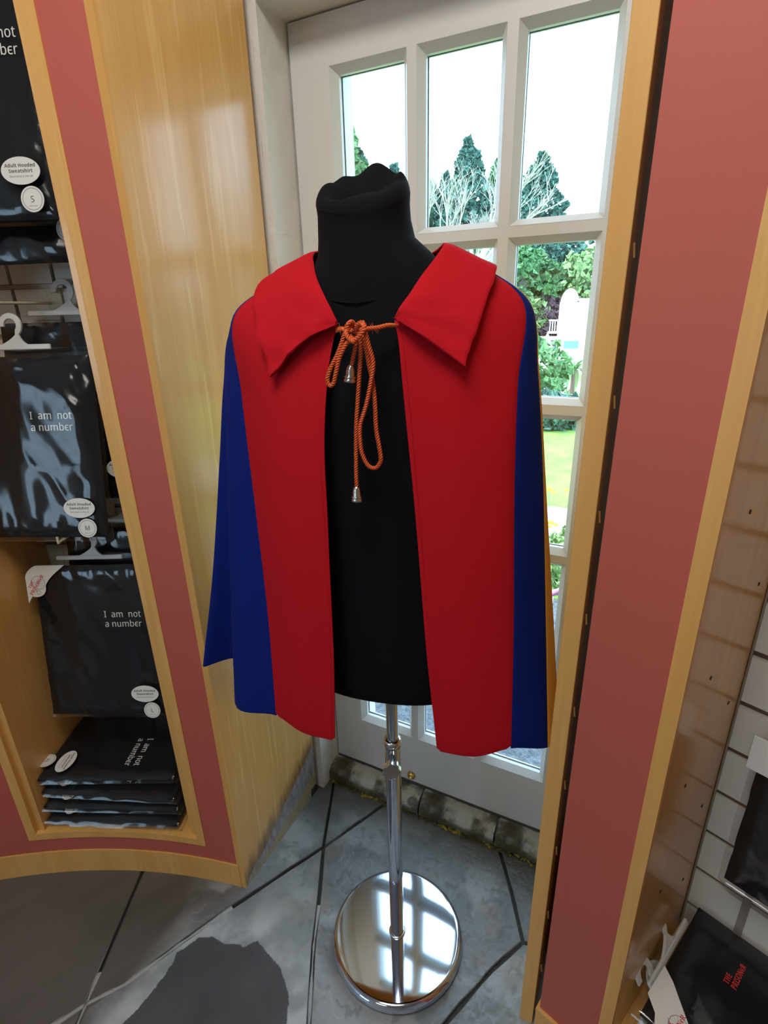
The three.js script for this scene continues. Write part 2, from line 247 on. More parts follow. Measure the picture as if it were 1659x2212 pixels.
// floor of irregular slate flags; each flag is a slab of its own between recessed joints
{
  const floor = new THREE.Group(); struct('floor', 'grey slate flagstone floor with dark joints', 'floor', floor);
  mesh('bedding', box(-2.6, 2.5, -0.30, -0.014, -1.10, 3.3), M.mortar, floor);
  const flag = (pts, mat, gap = 0.0045, top = 0) => {
    const c = pts.reduce((s, p) => [s[0] + p[0] / pts.length, s[1] + p[1] / pts.length], [0, 0]);
    const n = pts.length, area = pts.reduce((s, p, i) => s + p[0] * pts[(i + 1) % n][1] - pts[(i + 1) % n][0] * p[1], 0), sgn = area > 0 ? 1 : -1;
    const off = pts.map((p, i) => {                      // inset every side by the gap
      const a = pts[(i + n - 1) % n], b = pts[(i + 1) % n];
      const e1 = [p[0] - a[0], p[1] - a[1]], e2 = [b[0] - p[0], b[1] - p[1]], l1 = Math.hypot(...e1), l2 = Math.hypot(...e2);
      const n1 = [-e1[1] / l1 * sgn, e1[0] / l1 * sgn], n2 = [-e2[1] / l2 * sgn, e2[0] / l2 * sgn], k = 1 + n1[0] * n2[0] + n1[1] * n2[1];
      return [p[0] + gap * (n1[0] + n2[0]) / Math.max(0.4, k), p[1] + gap * (n1[1] + n2[1]) / Math.max(0.4, k)];
    });
    const s = new THREE.Shape(); const R = rng(Math.round(1e4 * Math.abs(c[0] * 7 + c[1] * 3)) + 5);
    off.forEach((p, i) => {
      const q = off[(i + 1) % n], L = Math.hypot(q[0] - p[0], q[1] - p[1]), m = Math.max(1, Math.round(L / 0.05));
      for (let k = 0; k < m; k++) { const t = k / m, w = k ? 0.0022 * (R() - 0.5) : 0; const x = lerp(p[0], q[0], t) + w, y = -(lerp(p[1], q[1], t) + w); (i || k) ? s.lineTo(x, y) : s.moveTo(x, y); }
    });
    const g = new THREE.ExtrudeGeometry(s, { depth: 0.02, bevelEnabled: true, bevelThickness: 0.002, bevelSize: 0.0018, bevelOffset: -0.0018, bevelSegments: 1 });
    g.rotateX(-Math.PI / 2); g.translate(0, -0.022 + top, 0);
    return mesh('flagstone', g, mat, floor);
  };
  const J = { a: [-0.772, -1.10], x: [-0.676, -0.884], b: [-0.614, -0.767], c: [-0.559, -0.655], d: [-0.484, -0.524], e: [-0.36, -0.30], s: [-0.575, -1.10], p: [-0.82, -0.605], q: [-0.909, -0.40], o: [-0.957, -0.335], t: [-1.05, -0.16], u: [-1.093, -0.607], w: [-0.90, -0.22], r1: [-0.223, -1.10], r2: [-0.164, -0.999], r3: [-0.105, -0.885], r4: [-0.158, -0.793], r5: [-0.22, -0.652], r6: [-0.29, -0.50] };
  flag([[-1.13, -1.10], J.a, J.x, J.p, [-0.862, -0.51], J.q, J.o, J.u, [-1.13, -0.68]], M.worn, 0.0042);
  flag([J.a, J.s, J.x], M.slate, 0.0042, 0.001);
  flag([J.s, J.r1, J.r2, J.r3, J.r4, J.r5, J.r6, J.e, J.d, J.c, J.b, J.x], M.slate, 0.0042);
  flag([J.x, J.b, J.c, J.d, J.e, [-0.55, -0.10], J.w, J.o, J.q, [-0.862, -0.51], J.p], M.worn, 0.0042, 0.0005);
  flag([J.u, J.o, J.t, [-1.35, 0.1], [-2.3, 0.1], [-2.3, -0.9], [-1.13, -0.68]], M.worn, 0.0042, 0.0006);
  flag([J.o, J.w, [-0.55, -0.10], [-0.62, 0.22], [-1.35, 0.10], J.t], M.worn, 0.0042);
  flag([J.r1, [0.4, -1.10], [0.4, -0.96], J.r3, J.r2], M.slate, 0.0052, -0.001);
  flag([J.r3, [0.4, -0.96], [0.45, -0.3], [0.1, -0.2], J.e, J.r6, J.r5, J.r4], M.slate, 0.0045, 0.0006);
  flag([J.e, [0.1, -0.2], [0.2, 0.3], [-0.62, 0.22], [-0.55, -0.10]], M.worn, 0.0045);
  // the rest of the shop floor
  for (let i = 0; i < 6; i++) for (let j = 0; j < 4; j++) { const x = -2.35 + i * 0.76, z = 0.36 + j * 0.72, k = (j % 2) * 0.18; flag([[x + k, z], [x + 0.76 + k, z + 0.03], [x + 0.74 + k, z + 0.72], [x + k, z + 0.70]], M.worn, 0.005); }
  flag([[0.45, -1.0], [1.5, -1.0], [1.5, 0.3], [0.22, 0.3], [0.1, -0.2], [0.45, -0.3]], M.worn, 0.005);
  flag([[1.5, -1.0], [2.28, -1.0], [2.28, 0.33], [1.5, 0.3]], M.worn, 0.005);
  // pale pointing left in the lower joints
  const ribbon = (pts, w) => {
    const P = pts.map((p, i) => { const a = pts[Math.max(0, i - 1)], b = pts[Math.min(pts.length - 1, i + 1)], d = V(b[0] - a[0], 0, b[1] - a[1]).normalize(); return [0, 1].map(s => V(p[0] - d.z * w * (s - 0.5), -0.006, p[1] + d.x * w * (s - 0.5))); });
    const q = []; for (let i = 0; i < P.length - 1; i++) for (let k = 0; k < 6; k++) { const t = k / 6, n = 0.35 + 1.2 * vn((i * 6 + k) * 0.8, 3, 7); const a = P[i][0].clone().lerp(P[i + 1][0], t), b = P[i][1].clone().lerp(P[i + 1][1], t), m = a.clone().add(b).multiplyScalar(0.5); q.push([m.clone().lerp(a, n), m.clone().lerp(b, n)]); }
    return sheet(q, 0.012);
  };
  mesh('pointing', ribbon([[-0.80, -0.64], [-0.862, -0.51], J.q, J.o, J.t], 0.008), M.paleMortar, floor);
  mesh('pointing', ribbon([[-0.985, -0.39], J.o, J.w], 0.007), M.paleMortar, floor);
  mesh('pointing', ribbon([[-0.60, -0.742], J.c, J.d, J.e], 0.0055), M.paleMortar, floor);
}

// worn stone sill under the door, in three lengths, with moss along its foot
{
  const g = new THREE.Group(); struct('trim_1', 'dirty pale stone sill in three lengths under the door', 'sill', g);
  const prof = (x0, x1, seed) => {
    const P = []; const nx = Math.round((x1 - x0) / 0.012);
    for (let i = 0; i <= nx; i++) { const x = lerp(x0, x1, i / nx), row = []; for (let k = 0; k <= 10; k++) { const a = k / 10; const th = a * Math.PI * 0.5; const e = 0.006 * (fbm(x * 28, k * 0.5, 3, seed) - 0.5); row.push(V(x, 0.004 + (0.052 + e) * Math.sin(Math.min(1, a * 1.25) * Math.PI / 2), -1.094 - 0.012 * (1 - Math.cos(th)) - 0.075 * Math.max(0, a - 0.35) - e)); } P.push(row); }
    return sheet(P, 0.004);
  };
  mesh('sill_stone', prof(-0.785, -0.4725, 201), M.sill, g);
  mesh('sill_stone', prof(-0.468, -0.240, 205), M.sill, g);
  mesh('sill_stone', prof(-0.2355, -0.03, 209), M.sill, g);
  mesh('sill_core', box(-0.785, -0.028, -0.01, 0.040, -1.20, -1.108), M.mortar, g);
  mesh('weather_strip', box(-0.782, -0.03, 0.050, 0.0635, -1.165, -1.146, 0.003), M.rubber, g);
  const R = rng(7), lumps = [[], []];
  for (let i = 0; i < 230; i++) { const x = -0.77 + 0.72 * R(), s = 0.0025 + 0.005 * R() * R(), b = new THREE.IcosahedronGeometry(1, 0); b.scale(s * (1 + R()), s * 0.6, s * (0.6 + 0.5 * R())); b.rotateY(R() * 3); b.translate(x, 0.002 + 0.004 * R(), -1.090 + 0.016 * (R() - 0.5)); const yel = fbm(x * 14, 2, 2, 17) > 0.47; lumps[yel ? 0 : 1].push(b); }
  const ms = mesh('moss', mergeGeometries(lumps[0]), M.moss, g); ms.userData = { kind: 'stuff' };
  const mb = mesh('moss', mergeGeometries(lumps[1]), M.mossBrown, g); mb.userData = { kind: 'stuff' };
}

// ------------------------------------------------------------------ the glazed door
{
  const d = new THREE.Group(); struct('door_1', 'white painted door with fifteen bevelled glass panes', 'door', d);
  const x0 = -0.780, x1 = -0.034, y0 = 0.064, y1 = 1.988, TH = 0.046;
  const cols = [0, 1, 2].map(k => [-0.687 + 0.1925 * k, -0.515 + 0.1925 * k]), rows = [0, 1, 2, 3, 4].map(k => [1.585 - 0.337 * k, 1.902 - 0.337 * k]);
  const s = new THREE.Shape([new THREE.Vector2(x0, y0), new THREE.Vector2(x1, y0), new THREE.Vector2(x1, y1), new THREE.Vector2(x0, y1)]);
  for (const [a, b] of cols) for (const [c, e] of rows) s.holes.push(new THREE.Path([new THREE.Vector2(a, c), new THREE.Vector2(a, e), new THREE.Vector2(b, e), new THREE.Vector2(b, c)]));
  const leaf = new THREE.ExtrudeGeometry(s, { depth: TH, bevelEnabled: false }); leaf.translate(0, 0, ZD - TH);
  mesh('door_leaf', leaf, M.paint, d);
  const IN = 0.0125, W = 0.172, H = 0.317, ZB = 0.026;
  const ring = (zo, zi, w, flat) => {   // splayed bead: outer rectangle at zo, inner rectangle at zi, returning w to the glass
    const o = [[-W / 2, -H / 2], [W / 2, -H / 2], [W / 2, H / 2], [-W / 2, H / 2]], n = o.map(([x, y]) => [x - Math.sign(x) * IN, y - Math.sign(y) * IN]);
    const pos = [], q = (a, b, c, e) => pos.push(...a, ...b, ...c, ...a, ...c, ...e);
    for (let k = 0; k < 4; k++) { const m = (k + 1) % 4; q([...o[k], zo], [...o[m], zo], [...n[m], zi], [...n[k], zi]); q([...n[k], zi], [...n[m], zi], [...n[m], zi - w], [...n[k], zi - w]); }
    const g = new THREE.BufferGeometry(); g.setAttribute('position', new THREE.Float32BufferAttribute(pos, 3)); g.computeVertexNormals(); g.setAttribute('uv', new THREE.Float32BufferAttribute(new Float32Array(pos.length / 3 * 2), 2)); return metric(g);
  };
  const bead = ring(0, -0.018, 0.009), back = ring(0, -0.010, 0.004); back.rotateY(Math.PI);
  const pane = new THREE.BoxGeometry(W - 2 * IN + 0.004, H - 2 * IN + 0.004, 0.004);
  for (const [a, b] of cols) for (const [c, e] of rows) {
    const X = (a + b) / 2, Y = (c + e) / 2;
    mesh('glazing_bead', bead, M.paint, d).position.set(X, Y, ZD + 0.0005);
    mesh('glazing_bead', back, M.paint, d).position.set(X, Y, ZD - TH - 0.0005);
    mesh('glass_pane', pane, M.glass, d).position.set(X, Y, ZD - 0.029);
  }
  const bolt = mesh('bolt_rose', lathe([[0.0, 0.004], [0.004, 0.0035], [0.0055, 0.009], [0.009, 0.010], [0.0125, 0.006], [0.0135, 0.0], [0, 0]], 28).rotateX(Math.PI / 2), M.brass, d); bolt.position.set(-0.5165, 0.087, ZD);
  bolt.userData.label = 'round brass bolt socket';
  mesh('bolt_hole', new THREE.CylinderGeometry(0.0035, 0.0035, 0.003, 12).rotateX(Math.PI / 2), M.hole, bolt).position.set(0.001, 0.001, 0.0035);
}

// ------------------------------------------------------------------ curved display cabinets
const CX = -0.492, CZ = 0.863;                           // both curved fronts turn about this point
const DEG = Math.PI / 180;
function arc(a0, a1, y0, y1, r0, r1) {                   // curved board, angles in degrees from the door's direction
  const n = Math.max(2, Math.ceil(Math.abs(a1 - a0) / 1.2)), pos = [], uv = [], idx = [];
  const at = (a, r) => [CX + r * Math.sin(a * DEG), CZ - r * Math.cos(a * DEG)];
  const face = (pts, cols) => { const b = pos.length / 3, rows = 2; pts.forEach(p => { pos.push(p[0], p[1], p[2]); uv.push(p[3], p[4]); }); for (let i = 0; i < cols - 1; i++) { const a = b + i * rows; idx.push(a, a + 2, a + 1, a + 1, a + 2, a + 3); } };
  const strip = (f) => { const q = []; for (let i = 0; i <= n; i++) { const a = lerp(a0, a1, i / n); q.push(...f(a)); } face(q, n + 1); };
  strip(a => { const [x, z] = at(a, r0), s = a * DEG * r0; return [[x, y0, z, s, y0], [x, y1, z, s, y1]]; });
  strip(a => { const [x, z] = at(a, r1), s = a * DEG * r1; return [[x, y1, z, s, y1], [x, y0, z, s, y0]]; });
  strip(a => { const [x, z] = at(a, r0), [u, w] = at(a, r1), s = a * DEG * r0; return [[x, y1, z, s, 0], [u, y1, w, s, r1 - r0]]; });
  strip(a => { const [x, z] = at(a, r0), [u, w] = at(a, r1), s = a * DEG * r0; return [[u, y0, w, s, 0], [x, y0, z, s, r1 - r0]]; });
  for (const [a, f] of [[a0, 0], [a1, 1]]) { const [x, z] = at(a, r0), [u, w] = at(a, r1), e = [[u, y0, w, 0, y0], [u, y1, w, 0, y1], [x, y0, z, r1 - r0, y0], [x, y1, z, r1 - r0, y1]]; face(f ? [e[2], e[3], e[0], e[1]] : e, 2); }
  const g = new THREE.BufferGeometry(); g.setAttribute('position', new THREE.Float32BufferAttribute(pos, 3)); g.setAttribute('uv', new THREE.Float32BufferAttribute(uv, 2)); g.setIndex(idx); g.computeVertexNormals(); return g;
}
function board(x0, z0, x1, z1, y0, y1, t) {              // upright board from (x0,z0) to (x1,z1), thickness t to its left
  const L = Math.hypot(x1 - x0, z1 - z0), g = metric(new THREE.BoxGeometry(L, y1 - y0, Math.abs(t)));
  g.translate(L / 2, (y0 + y1) / 2, t / 2); g.rotateY(-Math.atan2(z1 - z0, x1 - x0)); g.translate(x0, 0, z0); return g;
}
const TOP = 2.35;
const LX = V(0.9135, 0, -0.4068), LN = V(0.4068, 0, 0.9135), LO = V(-1.449, 0, -0.767);       // slatted back of the first cabinet
const RX = V(Math.cos(22 * DEG), 0, Math.sin(22 * DEG)), RN = V(-Math.sin(22 * DEG), 0, Math.cos(22 * DEG)), RO = V(0.209, 0, -0.982);
const onL = (u, y, d) => LO.clone().addScaledVector(LX, u).addScaledVector(LN, d).setY(y);
const onR = (u, y, d) => RO.clone().addScaledVector(RX, u).addScaledVector(RN, d).setY(y);
{
  const c = thing('display_cabinet', 'pink and maple cabinet with curved front and broad wooden end panel', 'cabinet');
  const r0 = 1.590, r1 = 1.610;
  mesh('front_stile', arc(-14.82, -11.62, 0.082, TOP, r0, r1), M.pink, c);
  mesh('front_rail', arc(-32.4, -14.82, 0.082, 0.128, r0, r1), M.pink, c);
  mesh('front_stile', arc(-52, -32.4, 0.082, TOP, r0, r1), M.pink, c);
  mesh('front_rail', arc(-32.4, -14.82, 2.2, TOP, r0, r1), M.pink, c);
  mesh('toe_board', arc(-52, -11.68, 0.0, 0.080, r0 - 0.003, r1), M.trim, c);
  mesh('opening_trim', arc(-15.62, -14.82, 0.128, 2.2, r0 - 0.002, r1), M.trim, c);
  mesh('opening_trim', arc(-32.4, -31.6, 0.128, 2.2, r0 - 0.002, r1), M.trim, c);
  mesh('opening_trim', arc(-31.6, -15.62, 0.128, 0.150, r0 - 0.002, r1), M.trim, c);
  // end panel beside the door: its edge shows beside the pink, its face looks across to the door
  const g = metric(new THREE.BoxGeometry(0.018, TOP, 0.342)); g.translate(-0.809, TOP / 2, -0.8665);
  const p = g.attributes.position, n = g.attributes.normal, uv = g.attributes.uv;
  for (let i = 0; i < p.count; i++) if (Math.abs(n.getX(i)) > 0.5) uv.setXY(i, -p.getZ(i) - 0.69, p.getY(i));
  mesh('end_panel', g, M.panel, c);
  const tipA = [CX + r0 * Math.sin(-11.6 * DEG), CZ - r0 * Math.cos(-11.6 * DEG)];
  mesh('panel_edge', box(-0.8185, -0.7995, 0.0, TOP, -0.6965, -0.693), M.trim, c);
  const f = [CX + 1.6 * Math.sin(-31.6 * DEG), CZ - 1.6 * Math.cos(-31.6 * DEG)], h = [CX + 1.6 * Math.sin(-15.62 * DEG), CZ - 1.6 * Math.cos(-15.62 * DEG)];
  const bl = onL(-0.004, 0, -0.02), br = onL(0.452, 0, -0.02);
  mesh('inner_side', board(f[0], f[1], bl.x, bl.z, 0.13, 2.2, 0.02), M.wood, c);
  mesh('inner_side', board(h[0], h[1], br.x, br.z, 0.13, 2.2, -0.02), M.wood, c);
  // bottom shelf
  const sh = new THREE.Shape(); sh.moveTo(bl.x, -bl.z); sh.lineTo(br.x, -br.z); for (let k = 0; k <= 10; k++) { const a = lerp(-15.4, -31.8, k / 10) * DEG; sh.lineTo(CX + 1.603 * Math.sin(a), -(CZ - 1.603 * Math.cos(a))); }
  const shg = new THREE.ExtrudeGeometry(sh, { depth: 0.018, bevelEnabled: false }); shg.rotateX(-Math.PI / 2); shg.translate(0, 0.130, 0); mesh('bottom_shelf', shg, M.wood, c);
  const tp = shg.clone(); tp.translate(0, 2.06, 0); mesh('top_board', tp, M.wood, c);
  for (const [u, y] of [[0.07, 1.29], [0.07, 0.79], [0.15, 1.05], [0.15, 0.56], [0.15, 0.28], [0.07, 0.42], [0.22, 0.66]]) {   // shelf pin holes in the visible side
    const q = V(lerp(f[0], bl.x, u * 3), y, lerp(f[1], bl.z, u * 3)); const m = mesh('pin_hole', new THREE.CylinderGeometry(0.0032, 0.0032, 0.002, 10), M.hole, c); m.position.copy(q); m.quaternion.setFromUnitVectors(V(0, 1, 0), LX);
  }
  // slatted back: white tiles over a dark backing
  const back = new THREE.Group(); back.name = 'slatted_back'; c.add(back);
  const turn = Math.atan2(0.4068, 0.9135);
  const bg = mesh('backing', new THREE.BoxGeometry(0.47, 2.15, 0.01), M.slatCore, back); bg.position.copy(onL(0.225, 1.13, -0.014)); bg.rotation.y = turn;
  const tile = new THREE.BoxGeometry(0.0945, 0.0955, 0.012);
  for (let j = 0; j < 19; j++) for (let i = 0; i < 5; i++) {
    const u0 = i * 0.103 + 0.006, y = 0.868 + 0.1067 * (j - 6.5); if (y < 0.16) continue;
    const t = mesh('tile', tile, M.slat, back); t.position.copy(onL(i < 4 ? u0 + 0.0465 : 0.4325, y, -0.005)); t.rotation.y = turn; if (i === 4) t.scale.x = 0.33;
  }
  for (let j = 0; j < 18; j++) { const y = 0.868 + 0.1067 * (j - 6); if (y < 0.2) continue; const t = mesh('groove_insert', new THREE.BoxGeometry(0.455, 0.0095, 0.004), M.insert, back); t.position.copy(onL(0.225, y, -0.0065)); t.rotation.y = turn; }
}
{
  const c = thing('display_cabinet', 'pink cabinet split from its wooden post by a dark gap', 'cabinet');
  const r0 = 1.651, r1 = 1.671;
  mesh('front_stile', arc(15.9, 19.78, 0.088, TOP, r0, r1), M.pink, c);
  mesh('front_rail', arc(19.78, 38.6, 0.088, 0.128, r0, r1), M.pink, c);
  mesh('front_rail', arc(19.78, 38.6, 2.2, TOP, r0, r1), M.pink, c);
  mesh('front_stile', arc(38.6, 56, 0.088, TOP, r0, r1), M.pink, c);
  mesh('opening_trim', arc(19.78, 20.53, 0.128, 2.2, r0 - 0.002, r1), M.trim, c);
  mesh('opening_trim', arc(37.85, 38.6, 0.128, 2.2, r0 - 0.002, r1), M.trim, c);
  mesh('opening_trim', arc(20.53, 37.85, 0.128, 0.150, r0 - 0.002, r1), M.trim, c);
  mesh('toe_board', arc(15.7, 56, 0, 0.076, r0 - 0.004, r1), M.trim, c);
  mesh('toe_bead', arc(15.7, 56, 0.077, 0.087, r0 - 0.007, r1), M.trim, c);
  // post that closes the cabinet beside the door
  mesh('end_post', box(-0.0785, -0.0515, 0, TOP, -1.05, -0.7335, 0.0015), M.trim, c);
  const f = [CX + 1.66 * Math.sin(20.53 * DEG), CZ - 1.66 * Math.cos(20.53 * DEG)], h = [CX + 1.66 * Math.sin(37.85 * DEG), CZ - 1.66 * Math.cos(37.85 * DEG)];
  const b0 = onR(0, 0, -0.016), b1 = onR(0.50, 0, -0.016);
  mesh('inner_side', board(f[0], f[1], b0.x, b0.z, 0.13, 2.2, -0.018), M.wood, c);
  mesh('inner_side', board(h[0], h[1], b1.x, b1.z, 0.13, 2.2, 0.018), M.wood, c);
  mesh('carcass_side', box(-0.034, -0.018, 0, TOP, -1.05, -0.735), M.wood, c);   // same maple as the rest; the gap in front is empty
  const sh = new THREE.Shape(); sh.moveTo(b0.x, -b0.z); sh.lineTo(b1.x, -b1.z); for (let k = 0; k <= 10; k++) { const a = lerp(37.9, 20.4, k / 10) * DEG; sh.lineTo(CX + 1.664 * Math.sin(a), -(CZ - 1.664 * Math.cos(a))); }
  const shg = new THREE.ExtrudeGeometry(sh, { depth: 0.018, bevelEnabled: false }); shg.rotateX(-Math.PI / 2); shg.translate(0, 0.130, 0); mesh('bottom_shelf', shg, M.wood, c);
  const tp = shg.clone(); tp.translate(0, 2.06, 0); mesh('top_board', tp, M.wood, c);
  const dirP = V(b0.x - f[0], 0, b0.z - f[1]), turnP = V(RX.x, 0, RX.z);
  for (const [t, y] of [[0.30, 1.19], [0.74, 1.03], [0.30, 0.93], [0.74, 0.80], [0.30, 0.72], [0.74, 0.56], [0.30, 0.47], [0.74, 0.36]]) { const m = mesh('pin_hole', new THREE.CylinderGeometry(0.0032, 0.0032, 0.002, 10), M.hole, c); m.position.set(f[0] + dirP.x * t, y, f[1] + dirP.z * t); m.quaternion.setFromUnitVectors(V(0, 1, 0), V(-dirP.z, 0, dirP.x).normalize()); }
  for (let k = 0; k < 9; k++) { const m = mesh('joint_biscuit', new THREE.BoxGeometry(0.0022, 0.016, 0.004), M.trim, c); m.rotation.z = 0.12; m.position.set(-0.0478, 0.16 + 0.165 * k + 0.03 * vn(k * 3.7, 1, 5), -0.750); }
  const back = new THREE.Group(); back.name = 'slatted_back'; c.add(back);
  const turn = -22 * DEG;
  const bg = mesh('backing', new THREE.BoxGeometry(0.50, 2.1, 0.01), M.slatCore, back); bg.position.copy(onR(0.25, 1.17, -0.014)); bg.rotation.y = turn;
  const slat = new THREE.BoxGeometry(0.494, 0.0930, 0.012);
  for (let j = 0; j < 19; j++) { const y = 0.868 + 0.1075 * (j - 6.5); if (y < 0.16) continue; const t = mesh('slat', slat, M.slat, back); t.position.copy(onR(0.25, y, -0.005)); t.rotation.y = turn; }
  const es = mesh('edge_strip', new THREE.BoxGeometry(0.003, 2.05, 0.006), M.insert, back); es.position.copy(onR(0.0025, 1.17, 0.003)); es.rotation.y = turn;
  const up = mesh('upright', new THREE.BoxGeometry(0.014, 2.05, 0.004), M.insert, back); up.position.copy(onR(0.098, 1.17, 0.003)); up.rotation.y = turn;
}

// ------------------------------------------------------------------ dress form on its chrome stand
const FORM = [-0.383, 0, -0.760], FACE = 0.23;
{
  const t = thing('dress_form', 'black fabric covered torso form on a chrome pole and round base', 'mannequin', FORM, FACE);
  // torso: [height, half width, half depth, depth offset]
  const prof = [[0.800, 0.150, 0.092, 0.004], [0.806, 0.160, 0.100, 0.004], [0.83, 0.163, 0.103, 0.004], [0.95, 0.160, 0.100, 0.006], [1.08, 0.153, 0.097, 0.008], [1.2, 0.160, 0.102, 0.008], [1.30, 0.170, 0.106, 0.006], [1.37, 0.176, 0.102, 0.004], [1.42, 0.172, 0.092, 0.006], [1.455, 0.128, 0.083, 0.010], [1.478, 0.095, 0.076, 0.014], [1.497, 0.076, 0.071, 0.016], [1.515, 0.0685, 0.067, 0.018], [1.535, 0.0655, 0.064, 0.020], [1.555, 0.0645, 0.062, 0.020], [1.572, 0.0635, 0.0615, 0.020], [1.586, 0.0645, 0.0625, 0.020]];
  const slant = (y, z) => y - 0.42 * (z - 0.02) * sstep(1.52, 1.586, y);
  const at = (y) => -0.0185 * (y - 0.8) / 0.8;
  const seg = 72, rings = prof.map(([y, rx, rz, oz]) => [...Array(seg)].map((_, k) => { const a = -k / seg * 2 * Math.PI, e = y < 1.5 ? 0.86 : 1; const ca = Math.cos(a), sa = Math.sin(a); const z = oz + rz * Math.sign(sa) * Math.pow(Math.abs(sa), e); const wide = ca > 0 ? 1 + 0.42 * sstep(1.43, 1.49, y) * sstep(1.545, 1.505, y) : 1; return V(at(y) + rx * wide * Math.sign(ca) * Math.pow(Math.abs(ca), e), slant(y, z), z); }));
  mesh('torso', loft(rings, false, true), M.blackFabric, t);
  // gathered fabric over the top of the neck: rolled rim, then folds pulled in to the middle
  const top = [];
  for (let j = 0; j <= 22; j++) {
    const q = j / 22; top.push([...Array(seg)].map((_, k) => {
      const a = -k / seg * 2 * Math.PI, ca = Math.cos(a), sa = Math.sin(a);
      const roll = q < 0.3 ? Math.sin(q / 0.3 * Math.PI / 2) : 1, r = q < 0.3 ? 0.0645 - 0.010 * (1 - Math.cos(q / 0.3 * Math.PI / 2)) : lerp(0.0545, 0.002, (q - 0.3) / 0.7);
      const fold = Math.sin(a * 4 + 0.9 + 1.8 * q) * 0.6 + Math.sin(a * 3 - 0.6) * 0.55, w = sstep(0.10, 0.45, q) * sstep(1.03, 0.75, q), X = ca * r, Z = sa * r;
      const hump = 0.009 * Math.exp(-((X - 0.014) ** 2 + (Z + 0.046) ** 2) / 0.0004) + 0.010 * Math.exp(-((X + 0.034) ** 2 + (Z + 0.036) ** 2) / 0.00018) + 0.010 * Math.exp(-((X - 0.047) ** 2 + (Z + 0.026) ** 2) / 0.0002) - 0.010 * Math.exp(-((X - 0.03) ** 2 + (Z + 0.01) ** 2) / 0.00016) - 0.010 * Math.exp(-((X + 0.012) ** 2 + (Z - 0.022) ** 2) / 0.0003);
      const y = 1.586 - 0.42 * Z + 0.015 * roll - 0.010 * sstep(0.35, 1, q) + 0.0075 * fold * w + hump * sstep(0.05, 0.3, q);
      return V(at(1.6) + r * ca, y, 0.020 + r * 0.97 * sa);
    }));
  }
  mesh('gathered_top', loft(top, true, false), M.blackFabric, t);
  mesh('fabric_seam', sheet([...Array(13)].map((_, i) => { const a = lerp(-0.9, 0.95, i / 12); return [0, 1].map(k => V(at(1.46) + 0.128 * Math.sin(a), 1.452 + 0.030 * Math.abs(a) ** 1.6 + 0.0022 * k, 0.0135 + 0.083 * Math.cos(a) - 0.012 * Math.abs(a))); }), 0.0015), M.blackFabric, t);
  mesh('upper_pole', new THREE.CylinderGeometry(0.0122, 0.0122, 0.24, 32).translate(0, 0.72, 0), M.chrome, t);
  mesh('lower_pole', new THREE.CylinderGeometry(0.0162, 0.0162, 0.60, 36).translate(0, 0.325, 0), M.chrome, t);
  mesh('pole_collar', lathe([[0.0125, 0.612], [0.0172, 0.612], [0.0178, 0.620], [0.0172, 0.628], [0.0125, 0.629]], 36), M.chromeDull, t);
  const kn = new THREE.Shape(); for (let k = 0; k <= 64; k++) { const a = k / 64 * 2 * Math.PI, r = 0.0165 + 0.0016 * Math.cos(7 * a); k ? kn.lineTo(r * Math.cos(a), r * Math.sin(a)) : kn.moveTo(r, 0); }
  const kg = new THREE.ExtrudeGeometry(kn, { depth: 0.011, bevelEnabled: true, bevelThickness: 0.0015, bevelSize: 0.0012, bevelSegments: 2 });
  const knob = mesh('clamp_knob', kg, M.chromeDull, t); knob.position.set(0.003, 0.577, 0.026); knob.rotation.set(-0.12, 0.2, 0);
  mesh('knob_stem', new THREE.CylinderGeometry(0.004, 0.004, 0.018, 12).rotateX(Math.PI / 2).translate(0, 0, -0.008), M.chrome, knob);
  const br = 0.157, bp = [[0, 0.0290], [0.05, 0.0289], [0.10, 0.0287], [0.13, 0.0284], [0.144, 0.0281], [0.1455, 0.0279]]; for (let k = 1; k <= 8; k++) { const a = k / 8 * Math.PI * 0.62; bp.push([0.1455 + 0.0115 * Math.sin(a), 0.0145 + 0.0132 * Math.cos(a)]); } bp.push([0.153, 0.003], [0.148, 0.0], [0, 0]);
  mesh('round_base', lathe(bp.reverse(), 96), M.chrome, t);
  mesh('base_socket', lathe([[0.0165, 0.0285], [0.020, 0.0288], [0.0195, 0.0325], [0.0165, 0.033]], 36), M.chromeDull, t);
}

